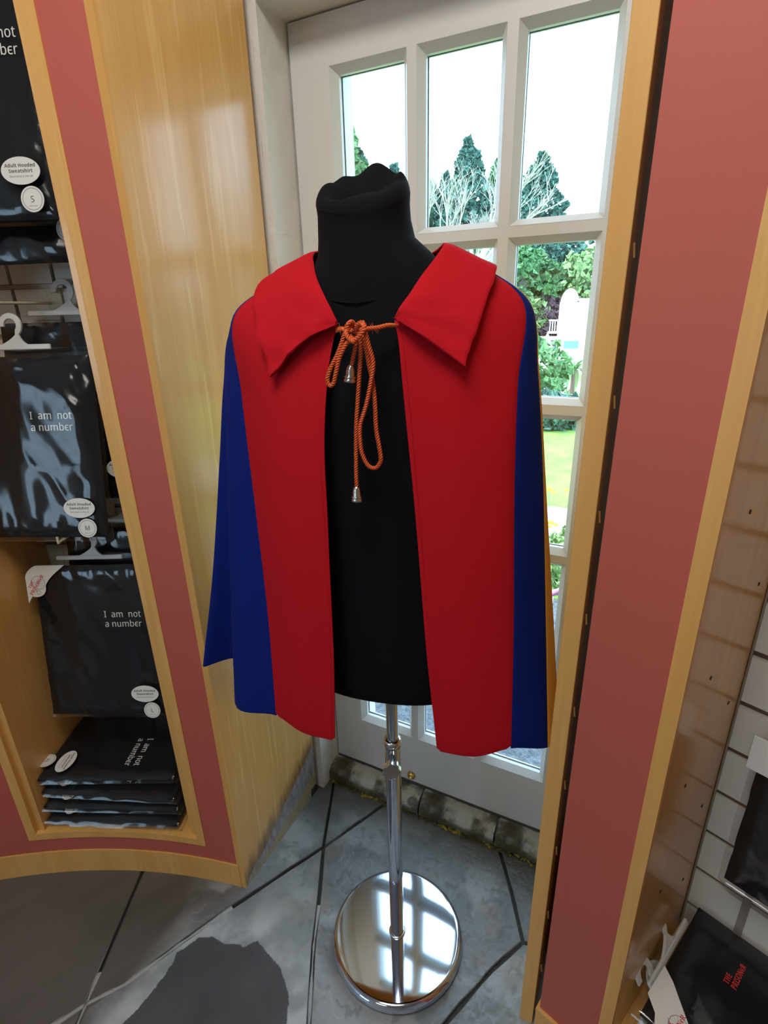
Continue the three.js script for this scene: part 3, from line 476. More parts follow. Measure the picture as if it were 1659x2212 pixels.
// ------------------------------------------------------------------ the cape tied round it
{
  const t = thing('cape', 'red and blue cape with pointed red collar and orange tie cord', 'cape', FORM, FACE);
  const C = [
    [[-.034, 1.429, .113], [-.043, 1.393, .118], [-.048, 1.364, .122], [-.057, 1.267, .130], [-.058, 1.133, .135], [-.060, .928, .142], [-.066, .752, .150]],
    [[-.065, 1.475, .085], [-.105, 1.445, .098], [-.125, 1.380, .107], [-.130, 1.270, .118], [-.130, 1.110, .128], [-.128, .920, .136], [-.126, .752, .143]],
    [[-.095, 1.505, .020], [-.165, 1.480, .018], [-.225, 1.438, .030], [-.214, 1.330, .056], [-.203, 1.200, .076], [-.190, .960, .100], [-.190, .753, .115]],
    [[-.096, 1.508, .010], [-.170, 1.481, .000], [-.242, 1.436, .000], [-.259, 1.360, .013], [-.266, 1.220, .033], [-.270, .980, .073], [-.274, .746, .105]],
    [[-.096, 1.510, .000], [-.170, 1.481, -.012], [-.254, 1.420, -.012], [-.270, 1.330, -.004], [-.286, 1.200, -.008], [-.312, .980, -.014], [-.345, .756, -.024]],
    [[-.096, 1.510, -.010], [-.165, 1.481, -.030], [-.262, 1.420, -.030], [-.287, 1.330, -.024], [-.315, 1.190, -.020], [-.358, .960, -.008], [-.402, .751, .010]],
    [[-.090, 1.510, -.040], [-.150, 1.480, -.070], [-.220, 1.420, -.090], [-.250, 1.320, -.110], [-.280, 1.170, -.120], [-.310, .950, -.130], [-.340, .745, -.130]],
    [[-.040, 1.510, -.070], [-.080, 1.480, -.105], [-.110, 1.420, -.130], [-.120, 1.300, -.150], [-.130, 1.150, -.165], [-.140, .940, -.180], [-.150, .740, -.200]],
    [[.040, 1.510, -.070], [.080, 1.480, -.105], [.105, 1.420, -.130], [.110, 1.300, -.145], [.115, 1.150, -.155], [.120, .940, -.160], [.125, .738, -.170]],
    [[.090, 1.510, -.040], [.140, 1.480, -.070], [.185, 1.420, -.085], [.205, 1.320, -.092], [.222, 1.170, -.096], [.244, .950, -.098], [.262, .738, -.095]],
    [[.095, 1.512, -.010], [.160, 1.485, -.022], [.208, 1.448, -.030], [.229, 1.355, -.012], [.250, 1.200, .006], [.286, .930, .020], [.311, .736, .036]],
    [[.095, 1.512, .000], [.160, 1.485, -.006], [.212, 1.446, .000], [.228, 1.360, .020], [.245, 1.220, .037], [.268, .970, .065], [.288, .752, .090]],
    [[.095, 1.510, .015], [.160, 1.485, .012], [.203, 1.446, .025], [.202, 1.350, .070], [.206, 1.220, .095], [.218, 1.000, .112], [.228, .772, .125]],
    [[.070, 1.478, .085], [.115, 1.445, .098], [.130, 1.380, .110], [.135, 1.270, .123], [.145, 1.120, .131], [.158, .930, .137], [.170, .757, .140]],
    [[.043, 1.430, .113], [.048, 1.412, .117], [.055, 1.350, .122], [.063, 1.270, .126], [.075, 1.141, .130], [.090, .953, .135], [.109, .757, .140]],
  ].map(c => new THREE.CatmullRomCurve3(c.map(p => V(...p)), false, 'centripetal'));
  const NV = 49, NU = 8, rowsOf = [];
  for (let j = 0; j < NV; j++) { const q = new THREE.CatmullRomCurve3(C.map(c => c.getPoint(j / (NV - 1))), false, 'centripetal'); rowsOf.push([...Array((C.length - 1) * NU + 1)].map((_, i) => q.getPoint(i / ((C.length - 1) * NU)))); }
  const panel = (name, a, b, mat, label) => {
    const P = []; for (let i = a * NU; i <= b * NU; i++) P.push(rowsOf.map((r, j) => { const p = r[i].clone(), v = j / (NV - 1); p.z += 0.0022 * (fbm(p.x * 14, p.y * 6, 3, 301) - 0.5); p.x += 0.002 * (fbm(p.x * 9 + 3, p.y * 5, 2, 305) - 0.5); if ((a === 13 || b === 14 || a === 0) && v > 0.93 && (i === a * NU || i === b * NU)) p.y += 0.006 * (v - 0.93) / 0.07; return p; }));
    const m = mesh(name, sheet(P.map(r => r.slice().reverse()), 0.0026), mat, t); if (label) m.userData.label = label; return m;
  };
  panel('front_panel', 0, 2, M.red, 'red front panel'); panel('side_panel', 2, 6, M.blue, 'royal blue side panel'); panel('back_panel', 6, 11, M.yellow, 'yellow back panel'); panel('side_panel', 11, 12, M.blue, 'royal blue side panel'); panel('front_panel', 12, 14, M.red, 'red front panel');
  // stitched hems down the two front edges
  for (const [i0, s] of [[0, 1], [14 * NU, -1]]) { const P = rowsOf.slice(2).map(r => { const a = r[i0].clone(), b = r[i0 + s].clone(), d = b.sub(a).normalize(); return [0.0055, 0.0065].map(w => a.clone().addScaledVector(d, w).add(V(0, 0, 0.0014))); }); mesh('hem_stitching', sheet(P, 0.0006), M.red, t); }
  // pointed collar
  const inn = [[-.031, 1.430, .122], [-.039, 1.444, .117], [-.050, 1.459, .106], [-.067, 1.480, .083], [-.081, 1.500, .055], [-.092, 1.521, .015], [-.062, 1.518, -.045], [0, 1.512, -.066], [.062, 1.516, -.045], [.091, 1.524, .010], [.085, 1.502, .055], [.072, 1.480, .083], [.062, 1.460, .106], [.052, 1.445, .117], [.045, 1.432, .122]];
  const out = [[-.032, 1.425, .125], [-.078, 1.405, .130], [-.130, 1.359, .124], [-.156, 1.419, .096], [-.176, 1.465, .056], [-.175, 1.488, .016], [-.13, 1.492, -.085], [0, 1.47, -.155], [.125, 1.494, -.085], [.162, 1.492, .016], [.160, 1.465, .062], [.150, 1.424, .100], [.135, 1.373, .128], [.090, 1.406, .133], [.049, 1.430, .126]];
  const ci = new THREE.CatmullRomCurve3(inn.map(p => V(...p)), false, 'centripetal');
  const co = [out.slice(0, 3), out.slice(2, 13), out.slice(12)].map(s => new THREE.CatmullRomCurve3(s.map(p => V(...p)), false, 'centripetal'));
  const outer = (k) => k <= 2 ? co[0].getPoint(k / 2) : k <= 12 ? co[1].getPoint((k - 2) / 10) : co[2].getPoint((k - 12) / 2);
  const P = [];
  for (let i = 0; i <= 112; i++) {
    const k = i / 8, a = ci.getPoint(k / 14), b = outer(k), row = [], len = a.distanceTo(b);
    for (let j = 0; j <= 16; j++) { const v = j / 16, p = a.clone().lerp(b, v), o = V(p.x, 0, p.z + 0.02).normalize(); const bul = 0.040 * len * Math.sin(Math.PI * Math.pow(v, 0.6)) + 0.002; p.addScaledVector(o, bul * 0.55).add(V(0, bul * 0.75, 0)); const wr = 0.0055 * (fbm(p.x * 16, p.y * 52 + p.x * 14, 3, 331) - 0.5) * sstep(0, 0.2, v); p.addScaledVector(o, wr * 2); row.push(p); }
    P.push(row.reverse());
  }
  const col = mesh('collar', sheet(P, 0.0034), M.red, t); col.userData.label = 'wide red collar with two long points';
  // twisted cord tied in a bow
  const rope = (pts, r = 0.0031) => {
    const c = new THREE.CatmullRomCurve3(pts.map(p => V(...p)), false, 'centripetal'), L = c.getLength(), n = Math.max(10, Math.round(L / 0.0013)), f = c.computeFrenetFrames(n, false), pitch = 0.0105, G = [];
    for (let s = 0; s < 3; s++) {
      const rg = []; for (let i = 0; i <= n; i++) { const p = c.getPointAt(i / n), ph = i / n * L / pitch * 2 * Math.PI + s * 2.0944, cen = p.clone().addScaledVector(f.normals[i], r * 0.48 * Math.cos(ph)).addScaledVector(f.binormals[i], r * 0.48 * Math.sin(ph)); rg.push([...Array(6)].map((_, k) => { const a = k / 6 * 2 * Math.PI; return cen.clone().addScaledVector(f.normals[i], r * 0.56 * Math.cos(a)).addScaledVector(f.binormals[i], r * 0.56 * Math.sin(a)); })); }
      G.push(loft(rg, true, true));
    }
    return mergeGeometries(G);
  };
  const paths = [
    [[-.036, 1.420, .112], [-.024, 1.422, .126], [-.014, 1.421, .136], [-.005, 1.420, .138], [.004, 1.421, .136], [.015, 1.422, .131], [.026, 1.423, .127], [.036, 1.425, .122], [.047, 1.424, .113]],
    [[-.001, 1.422, .141], [-.003, 1.431, .149], [-.007, 1.428, .154], [-.012, 1.416, .154], [-.022, 1.393, .155], [-.032, 1.375, .157], [-.0365, 1.361, .158], [-.034, 1.354, .158], [-.029, 1.357, .158], [-.025, 1.369, .158], [-.019, 1.389, .157], [-.010, 1.405, .155], [-.002, 1.413, .150]],
    [[-.003, 1.414, .142], [-.002, 1.403, .141], [-.006, 1.388, .140], [-.009, 1.376, .139]],
    [[.004, 1.417, .142], [.005, 1.400, .141], [.002, 1.372, .140], [-.002, 1.336, .140], [-.006, 1.299, .140], [-.008, 1.261, .140], [-.009, 1.227, .141], [-.009, 1.211, .141]],
    [[-.001, 1.417, .142], [.003, 1.427, .148], [.012, 1.430, .152], [.014, 1.422, .153], [.018, 1.404, .152], [.023, 1.382, .151], [.019, 1.358, .150], [.011, 1.328, .148], [.0015, 1.301, .146], [.0005, 1.282, .146], [.003, 1.260, .146], [.012, 1.244, .146], [.021, 1.243, .146], [.028, 1.253, .146], [.027, 1.269, .146], [.023, 1.295, .145], [.022, 1.328, .144], [.020, 1.354, .143], [.016, 1.378, .144], [.012, 1.403, .145], [.008, 1.416, .145], [.000, 1.419, .142]],
    [[-.006, 1.415, .150], [.001, 1.410, .157], [.010, 1.416, .159], [.015, 1.425, .157], [.009, 1.429, .150], [.001, 1.423, .144]],
    [[-.004, 1.428, .146], [-.008, 1.418, .158], [.000, 1.408, .160], [.007, 1.414, .150]],
  ];
  const cord = mesh('tie_cord', mergeGeometries(paths.map(p => rope(p))), M.rope, t); cord.userData.label = 'twisted orange cord tied in a bow';
  const fr = rng(12), fray = []; for (let k = 0; k < 44; k++) { const s = k % 2 ? 0.0195 : -0.0225, a = fr() * 6.3, b = fr() * 2 - 1, l = 0.004 + 0.005 * fr(); const g = new THREE.CylinderGeometry(0.00014, 0.00014, l, 3); g.translate(0, l / 2 + 0.001, 0); g.rotateZ(a); g.rotateX(b); g.translate(s + 0.004 * (fr() - 0.5), 1.422, 0.131); fray.push(g); }
  const fm = mesh('frayed_ends', mergeGeometries(fray), M.rope, cord); fm.userData = { kind: 'stuff' };
  const bell = lathe([[0.0001, 0.0], [0.0032, -0.0004], [0.0052, -0.003], [0.0062, -0.008], [0.0066, -0.0145], [0.0084, -0.0155], [0.0080, -0.0175], [0.0070, -0.018], [0.0086, -0.0195], [0.0084, -0.0225], [0.0066, -0.0232], [0.0060, -0.0215], [0.0001, -0.0205]], 28);
  const b1 = mesh('cord_end', bell, M.silver, cord); b1.position.set(-0.0095, 1.379, 0.1395); b1.rotation.z = -0.12; b1.userData.label = 'silver bell shaped cord end';
  const b2 = mesh('cord_end', bell, M.silver, cord); b2.position.set(-0.009, 1.214, 0.141); b2.userData.label = 'silver bell shaped cord end';
}

// ------------------------------------------------------------------ sweatshirts in clear bags
const font = await new FontLoader().loadAsync('fonts/droid/droid_sans_regular.typeface.json');
const fontBold = await new FontLoader().loadAsync('fonts/droid/droid_sans_bold.typeface.json');
function words(lines, size, gap, f = font, stretch = 1) {
  const G = lines.map((s, i) => { const g = new TextGeometry(s, { font: f, size, depth: 0.0006, curveSegments: 4, bevelEnabled: false }); g.scale(stretch, 1, 1); g.translate(0, -i * gap, 0); return g; });
  return mergeGeometries(G);
}
const slogan = words(['I  am  not', 'a number'.replace('e', '\u0454')], 0.0165, 0.0255, font, 0.98);
function canvasTex(w, h, draw) { const c = document.createElement('canvas'); c.width = w; c.height = h; draw(c.getContext('2d'), w, h); const t = new THREE.CanvasTexture(c); t.colorSpace = THREE.SRGBColorSpace; t.magFilter = THREE.LinearFilter; return t; }
const ovalMat = std({ roughness: 0.5, map: canvasTex(384, 256, (c, w, h) => { c.fillStyle = '#dddcd8'; c.fillRect(0, 0, w, h); c.fillStyle = '#3c3a38'; c.textAlign = 'center'; c.font = 'bold 46px sans-serif'; c.fillText('Adult Hooded', w / 2, 96); c.fillText('Sweatshirt', w / 2, 146); c.font = '26px sans-serif'; c.fillText('Decorated in the UK', w / 2, 188); }) });
const sizeMat = Object.fromEntries(['S', 'M', 'L', 'XL'].map(s => [s, std({ roughness: 0.5, map: canvasTex(192, 192, (c, w, h) => { c.fillStyle = '#dcdbd7'; c.fillRect(0, 0, w, h); c.strokeStyle = '#8b8987'; c.lineWidth = 5; c.beginPath(); c.arc(96, 96, 80, 0, 7); c.stroke(); c.fillStyle = '#333130'; c.textAlign = 'center'; c.font = '64px sans-serif'; c.fillText(s, 96, 119); c.font = '13px sans-serif'; c.fillText('100% cotton', 96, 150); }) })]));
const tagTex = canvasTex(512, 512, (c) => {
  c.fillStyle = '#dddcda'; c.fillRect(0, 0, 512, 512); c.save(); c.translate(250, 250);
  c.strokeStyle = '#5f5d60'; c.lineWidth = 5; c.beginPath(); c.arc(40, 20, 92, 0, 7); c.stroke(); c.lineWidth = 2; for (let k = 0; k < 12; k++) { c.beginPath(); c.moveTo(40, 20); c.lineTo(40 + 92 * Math.cos(k * 0.5236), 20 + 92 * Math.sin(k * 0.5236)); c.stroke(); }
  c.lineWidth = 5; c.beginPath(); c.arc(-78, 88, 28, 0, 7); c.stroke(); c.beginPath(); c.moveTo(-78, 88); c.quadraticCurveTo(-70, -60, 30, -84); c.stroke();
  c.fillStyle = '#c02a30'; c.textAlign = 'center'; c.font = 'bold 54px serif'; c.fillText('THE', -40, -28); c.font = 'bold 66px serif'; c.fillText('PRISON\u0454R', 0, 42); c.restore();
});
const tagMat = std({ roughness: 0.55, map: tagTex });
function uvDisc(rx, ry) { const g = new THREE.CylinderGeometry(1, 1, 0.0008, 40); g.rotateX(Math.PI / 2); g.scale(rx, ry, 1); const p = g.attributes.position, uv = g.attributes.uv; for (let i = 0; i < p.count; i++) uv.setXY(i, 0.5 + p.getX(i) / (2 * rx), 0.5 + p.getY(i) / (2 * ry)); return g; }
const ovalGeo = uvDisc(0.036, 0.0225), roundGeo = uvDisc(0.0215, 0.0215);
const hangerGeo = (() => {
  const bar = new RoundedBoxGeometry(0.172, 0.0115, 0.007, 2, 0.0025).toNonIndexed(); bar.translate(0, 0, 0);
  const s = new THREE.Shape(); const o = [], inr = [];       // open hook: neck rising from the bar, then a crook to one side
  for (let k = 0; k <= 26; k++) { const a = lerp(-75, 195, k / 26) * DEG; o.push([0.0245 * Math.cos(a), 0.049 + 0.0245 * Math.sin(a)]); inr.push([0.0145 * Math.cos(a), 0.049 + 0.0150 * Math.sin(a)]); }
  s.moveTo(-0.012, 0.004); s.quadraticCurveTo(0.0, 0.010, 0.0045, 0.024); o.forEach(p => s.lineTo(...p)); inr.reverse().forEach(p => s.lineTo(...p)); s.quadraticCurveTo(0.024, 0.012, 0.038, 0.004); s.closePath();
  const sh = new THREE.Shape();
  sh.moveTo(-0.030, 0.003); sh.quadraticCurveTo(-0.004, 0.012, 0.010, 0.026); for (let k = 0; k <= 22; k++) { const a = lerp(-40, 185, k / 22) * DEG; sh.lineTo(0.0145 * Math.cos(a), 0.046 + 0.0150 * Math.sin(a)); } for (let k = 22; k >= 0; k--) { const a = lerp(-48, 185, k / 22) * DEG; sh.lineTo(0.0255 * Math.cos(a), 0.046 + 0.0255 * Math.sin(a)); } sh.quadraticCurveTo(0.022, 0.010, 0.040, 0.003); sh.closePath();
  const hk = new THREE.ExtrudeGeometry(sh, { depth: 0.0042, bevelEnabled: true, bevelThickness: 0.0006, bevelSize: 0.0006, bevelSegments: 1 }); hk.translate(0, 0, -0.0021);
  const clean = (g) => { g = g.index ? g.toNonIndexed() : g; for (const k of Object.keys(g.attributes)) if (!['position', 'normal', 'uv'].includes(k)) g.deleteAttribute(k); return g; };
  return mergeGeometries([clean(bar), clean(hk)]);
})();
function pillow(w, h, d, seed, wr, nx = 34, ny = 44, edge = 0.05) {        // soft slab, wrinkled front, origin at the middle of its foot
  const pos = [], uv = [], idx = [];
  for (const s of [1, -1]) for (let j = 0; j <= ny; j++) for (let i = 0; i <= nx; i++) {
    const u = i / nx, v = j / ny, ex = Math.min(u, 1 - u) * w, ey = Math.min(v, 1 - v) * h, e = Math.min(1, Math.min(ex, ey) / (edge * 0.6)), t = Math.sqrt(Math.max(0, 1 - (1 - e) * (1 - e)));
    const x = (u - 0.5) * w, y = v * h;
    const fold = fbm(x * 10 + y * 1.6 + seed, y * 2.6 - x + seed * 0.3, 2, seed) - 0.5, crease = Math.pow(1 - Math.abs(2 * fbm(x * 13 + y * 4 + seed, y * 5.5, 2, seed + 5) - 1), 3), rim = sstep(0.11, 0.02, Math.min(ex, ey)), crink = fbm(x * 42 + seed, y * 30, 3, seed + 9) - 0.5;
    const f = s > 0 ? wr * t * (2.0 * fold + 0.55 * crease * sstep(0.35, 0.6, fbm(x * 5 + seed, y * 4, 2, seed + 3)) + 0.75 * rim * crink) : 0;
    pos.push(x + (e < 0.9 ? 0.002 * (vn(y * 40, i, seed) - 0.5) : 0), y, s * d / 2 * t + f); uv.push(x, y);
  }
  const m = nx + 1, off = m * (ny + 1);
  for (let j = 0; j < ny; j++) for (let i = 0; i < nx; i++) { const a = j * m + i; idx.push(a, a + 1, a + m, a + 1, a + m + 1, a + m, off + a, off + a + m, off + a + 1, off + a + 1, off + a + m, off + a + m + 1); }
  const g = new THREE.BufferGeometry(); g.setAttribute('position', new THREE.Float32BufferAttribute(pos, 3)); g.setAttribute('uv', new THREE.Float32BufferAttribute(uv, 2)); g.setIndex(idx); g.computeVertexNormals(); return g;
}
function bag(o) {
  const { label, group, w = 0.335, h = 0.435, d = 0.03, seed, size, hanger = true, wr = 0.010, at, X, Y, text = true } = o;
  const t = thing('bagged_sweatshirt', label, 'sweatshirt', at.toArray(), 0, group);
  const Z = X.clone().cross(Y).normalize(); t.quaternion.setFromRotationMatrix(new THREE.Matrix4().makeBasis(X, Y, Z));
  mesh('garment', pillow(w - 0.022, h - 0.028, d - 0.006, seed, 0.003, 20, 26, 0.05).translate(0, 0.010, 0), M.garment, t);
  const zf = d / 2 - 0.003 + 0.0032;
  const fl = mesh('clear_bag', pillow(w, h, d + 0.006, seed + 40, wr, 44, 56, 0.075).translate(0, 0, 0), M.film, t); fl.userData.label = 'crinkled clear plastic bag';
  if (text) mesh('slogan', slogan, M.print, t).position.set(o.tx ?? -0.005, o.ty ?? h * 0.60, zf);
  if (size) {
    const [sx, sy] = o.st ?? [w / 2 - 0.058, 0.082];
    mesh('description_sticker', ovalGeo, ovalMat, t).position.set(sx, sy, d / 2 + 0.0125); mesh('size_sticker', roundGeo, sizeMat[size], t).position.set(sx + (o.rx ?? 0.014), sy + (o.ry ?? -0.046), d / 2 + 0.0115);
  }
  if (hanger) { const hg = mesh('hanger', hangerGeo, M.hanger, t); hg.position.set(o.hx ?? 0, h + 0.002, 0); if (o.flip) { hg.rotation.x = o.flip; hg.position.set(o.hx, h - 0.012, 0.012); } hg.userData.label = 'milky plastic hanger'; }
  if (o.tag) {
    const s = new THREE.Shape(); s.moveTo(0, 0); s.lineTo(0.012, 0.018); s.bezierCurveTo(0.03, 0.012, 0.052, 0.02, 0.050, 0.045); s.bezierCurveTo(0.062, 0.07, 0.09, 0.085, 0.105, 0.098); s.lineTo(0.03, 0.098); s.bezierCurveTo(0.012, 0.092, -0.004, 0.075, 0.0, 0.06); s.closePath();
    const g = new THREE.ExtrudeGeometry(s, { depth: 0.0006, bevelEnabled: false }); const p = g.attributes.position, uv = g.attributes.uv; const ca = Math.cos(0.95), sa = Math.sin(0.95); for (let i = 0; i < p.count; i++) { const x = p.getX(i) - 0.026, y = p.getY(i) - 0.050; uv.setXY(i, 0.5 + (x * ca + y * sa) / 0.095, 0.5 + (-x * sa + y * ca) / 0.095); }
    const m = mesh('brand_tag', g, tagMat, t); m.position.set(...o.tag); m.userData.label = 'white corner tag with red lettering';
  }
  return t;
}
const UP = V(0, 1, 0);
const leanY = (n, a) => UP.clone().multiplyScalar(Math.cos(a)).addScaledVector(n, -Math.sin(a)).normalize();
const hang = 'sweatshirts hanging in the curved cabinet';
const rolled = (X, Y, a) => [X.clone().multiplyScalar(Math.cos(a)).addScaledVector(Y, Math.sin(a)), Y.clone().multiplyScalar(Math.cos(a)).addScaledVector(X, -Math.sin(a))];
{
  const L = (a, r = 0) => rolled(LX, leanY(LN, a), r);
  const put = (u, y, d, a, r, o) => { const [X, Y] = L(a, r); return bag({ at: onL(u, y, d), X, Y, ...o }); };
  put(0.210, 1.603, 0.195, 0.15, 0.0, { label: 'bagged black sweatshirt with size S sticker hanging at the top', seed: 401, size: 'S', group: hang, ty: 0.292, tx: 0.034, st: [0.112, 0.082] });
  put(0.228, 1.535, 0.120, 0.15, 0.01, { label: 'bagged black sweatshirt behind the size S one, round sticker peeping out', seed: 407, size: 'S', group: hang, st: [0.10, 0.11] });
  put(0.158, 0.955, 0.185, 0.21, 0.0, { label: 'bagged black sweatshirt with size M sticker and slogan, in front', seed: 411, size: 'M', group: hang, ty: 0.280, tx: 0.010, hx: -0.02 });
  put(0.232, 1.020, 0.100, 0.17, 0.0, { label: 'bagged black sweatshirt half hidden behind the size M slogan one', seed: 419, size: 'M', group: hang, st: [0.105, 0.085] });
  put(0.211, 0.445, 0.190, 0.21, 0.02, { label: 'bagged black sweatshirt with size L sticker and white corner tag', seed: 423, size: 'L', group: hang, ty: 0.283, tx: 0.024, hx: -0.005, st: [0.115, 0.080], tag: [-0.165, 0.325, 0.0195] });
  put(0.262, 0.515, 0.105, 0.17, 0.0, { label: 'bagged black sweatshirt behind the size L one, only its hanger clear', seed: 431, group: hang });
  // four folded ones piled on the bottom shelf, their heads to one side
  const mid = V(-1.150, 0, -0.592), names = ['bagged black sweatshirt lying at the bottom of the pile', 'bagged black sweatshirt second from the bottom of the pile', 'bagged black sweatshirt just below the top of the pile', 'bagged black sweatshirt on top of the pile, size XL, slogan showing'];
  names.forEach((label, k) => {
    const a = [0.0, 0.02, -0.015, 0.06][k], dir = V(Math.cos(0.40 + a), 0, -Math.sin(0.40 + a)), fwd = V(Math.sin(0.40 + a), 0, Math.cos(0.40 + a));
    const foot = mid.clone().addScaledVector(dir, -0.193 - [0, 0.002, 0.004, 0.006][k]).addScaledVector(fwd, -0.140 - [0, 0.010, 0.012, 0.026][k]).setY(0.170 + 0.0425 * k);
    const tilt = 0.0; bag({ label, group: 'pile of bagged sweatshirts', at: foot, X: fwd.clone(), Y: dir.clone(), w: 0.31, h: 0.395, d: 0.032, seed: 441 + k * 7, size: 'XL', hanger: false, wr: 0.005, ty: 0.262, tx: 0.015, st: [0.105, 0.080], rx: -0.004, ry: -0.054 });
  });
  // hooks that carry the hangers
  for (const [u, y, l] of [[0.195, 2.095, 'top'], [0.190, 1.470, 'middle'], [0.205, 0.958, 'lowest']]) {
    const h = thing('display_hook', `beige plastic hook on the tiled back, ${l} of three`, 'hook', onL(u, y, 0.001).toArray(), Math.atan2(0.4068, 0.9135), 'hooks on the tiled back');
    mesh('hook_plate', new RoundedBoxGeometry(0.036, 0.044, 0.006, 2, 0.0015).translate(0.012, 0.012, 0.003), M.hook, h); mesh('hook_arm', new THREE.CylinderGeometry(0.003, 0.003, 0.20, 10).rotateX(Math.PI / 2).translate(0, 0.002, 0.104), M.hook, h); mesh('hook_lip', new THREE.CylinderGeometry(0.003, 0.003, 0.016, 10).translate(0, 0.008, 0.203), M.hook, h);
  }
}
{
  const put = (u, y, d, a, o) => bag({ at: onR(u, y, d), X: RX.clone(), Y: leanY(RN, a), ...o });
  put(0.215, 0.392, 0.045, 0.03, { label: 'bagged black shirt hanging flat against the horizontal white slats', seed: 501, h: 0.33, d: 0.026, hanger: false, text: false, group: 'shirts in the cabinet beside the post' });
  const tg = thing('header_card', 'blank white card above the shirt on the slats', 'card', onR(0.19, 0.690, 0.060).toArray(), -22 * DEG); mesh('card', new RoundedBoxGeometry(0.29, 0.07, 0.0015, 1, 0.0006).translate(0, 0.03, 0), M.card, tg);
  const names = ['bagged black shirt lowest of three lying on the cabinet floor', 'bagged black shirt between two others on the cabinet floor', 'bagged black shirt with small red lettering lying uppermost'];
  names.forEach((label, k) => {
    const foot = V(0.182, 0, -0.842).addScaledVector(RX, 0.405 - 0.012 * k).addScaledVector(RN, [0.045, 0.028, 0][k]).setY(0.166 + 0.034 * k);
    const b = bag({ label, group: 'shirts in the cabinet beside the post', at: foot, X: RN.clone().negate(), Y: RX.clone().negate(), w: 0.30, h: 0.40, d: 0.030, seed: 511 + 9 * k, wr: 0.005, text: false, hx: [0.0, -0.05, -0.004][k], flip: 0.95 });
    if (k === 2) {
      const g = words(['THE', 'PRISON\u0454R'], 0.0095, 0.0125, fontBold, 0.9); mesh('lettering', g, M.redPrint, b).position.set(0.018, 0.290, 0.0165);
      const sh = new THREE.Shape(); [[-0.040, 0.382], [-0.108, 0.384], [-0.128, 0.362], [-0.175, 0.345], [-0.150, 0.290], [-0.118, 0.300], [-0.087, 0.330], [-0.056, 0.360]].forEach((p, i) => i ? sh.lineTo(...p) : sh.moveTo(...p));
      const gg = new THREE.ExtrudeGeometry(sh, { depth: 0.0006, bevelEnabled: false }); const p = gg.attributes.position, uv = gg.attributes.uv; for (let i = 0; i < p.count; i++) uv.setXY(i, 0.5 + (p.getX(i) + 0.122) / 0.085, 0.46 + (p.getY(i) - 0.325) / 0.085);
      const m = mesh('brand_tag', gg, tagMat, b); m.position.set(0, 0, 0.0215); m.userData.label = 'white tag with red lettering';
    }
  });
}

// ------------------------------------------------------------------ ceiling lamps
function ceilingLamp(x, z, w, d, power, label) {
  const t = thing('ceiling_light', label, 'ceiling light', [x, 2.6, z], 0, 'square ceiling panels');
  const fr = new THREE.Shape([new THREE.Vector2(-w / 2 - 0.02, -d / 2 - 0.02), new THREE.Vector2(w / 2 + 0.02, -d / 2 - 0.02), new THREE.Vector2(w / 2 + 0.02, d / 2 + 0.02), new THREE.Vector2(-w / 2 - 0.02, d / 2 + 0.02)]); fr.holes.push(new THREE.Path([new THREE.Vector2(-w / 2, -d / 2), new THREE.Vector2(-w / 2, d / 2), new THREE.Vector2(w / 2, d / 2), new THREE.Vector2(w / 2, -d / 2)]));
  mesh('light_frame', new THREE.ExtrudeGeometry(fr, { depth: 0.02, bevelEnabled: false }).rotateX(Math.PI / 2), M.card, t);
  mesh('light_diffuser', new THREE.BoxGeometry(w, 0.006, d).translate(0, -0.008, 0), std({ color: 0xffffff, emissive: lin(1, 0.95, 0.86), emissiveIntensity: 1.2, roughness: 0.6 }), t);
  const l = new THREE.RectAreaLight(lin(1, 0.945, 0.86), power, w, d); l.position.set(0, -0.022, 0); l.rotation.x = -Math.PI / 2; t.add(l);
}
ceilingLamp(-0.30, 0.02, 0.6, 0.6, LAMP[0], 'lit square ceiling panel nearer the glazed door'); ceilingLamp(-0.35, 1.75, 0.6, 0.6, LAMP[1], 'lit square ceiling panel farther from the glazed door');

// ------------------------------------------------------------------ the garden outside the door
const G = {
  gravel: std({ color: lin(0.20, 0.22, 0.24), roughness: 0.95, bumpMap: rep(stoneBump, 4, 4), bumpScale: 0.02, map: rep(tex(256, 256, (u, v) => { const n = fbm(u * 60, v * 60, 2, 601); return mix3([0.35, 0.36, 0.38], [1, 1, 1], n); }), 1.2, 1.2) }),
  lawn: std({ color: lin(1, 1, 1), roughness: 0.95, map: rep(tex(256, 256, (u, v) => mix3([0.10, 0.24, 0.035], [0.24, 0.42, 0.08], fbm(u * 18, v * 18, 4, 611))), 0.4, 0.4) }),
  path: std({ color: lin(0.62, 0.60, 0.55), roughness: 0.9 }),
  render: std({ color: lin(0.82, 0.81, 0.77), roughness: 0.85 }),
  roof: std({ color: lin(0.10, 0.16, 0.26), roughness: 0.7 }),
  teal: std({ color: lin(0.12, 0.36, 0.36), roughness: 0.6 }),
  bark: std({ color: lin(0.16, 0.12, 0.09), roughness: 0.9 }),
  paleBark: std({ color: lin(0.46, 0.45, 0.40), roughness: 0.9 }),
  leafDark: std({ color: lin(0.07, 0.18, 0.14), roughness: 0.8, side: THREE.DoubleSide }),  // leaf greens lightened and blued, lens haze put into their colour
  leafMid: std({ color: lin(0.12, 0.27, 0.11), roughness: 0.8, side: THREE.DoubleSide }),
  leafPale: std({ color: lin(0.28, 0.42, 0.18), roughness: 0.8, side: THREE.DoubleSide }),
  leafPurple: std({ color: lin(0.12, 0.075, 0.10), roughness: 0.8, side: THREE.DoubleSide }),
  petal: std({ color: lin(0.85, 0.62, 0.05), roughness: 0.7, side: THREE.DoubleSide }),
  mauve: std({ color: lin(0.42, 0.16, 0.30), roughness: 0.7 }),
  frame: std({ color: lin(0.08, 0.18, 0.28), roughness: 0.5 }),
};
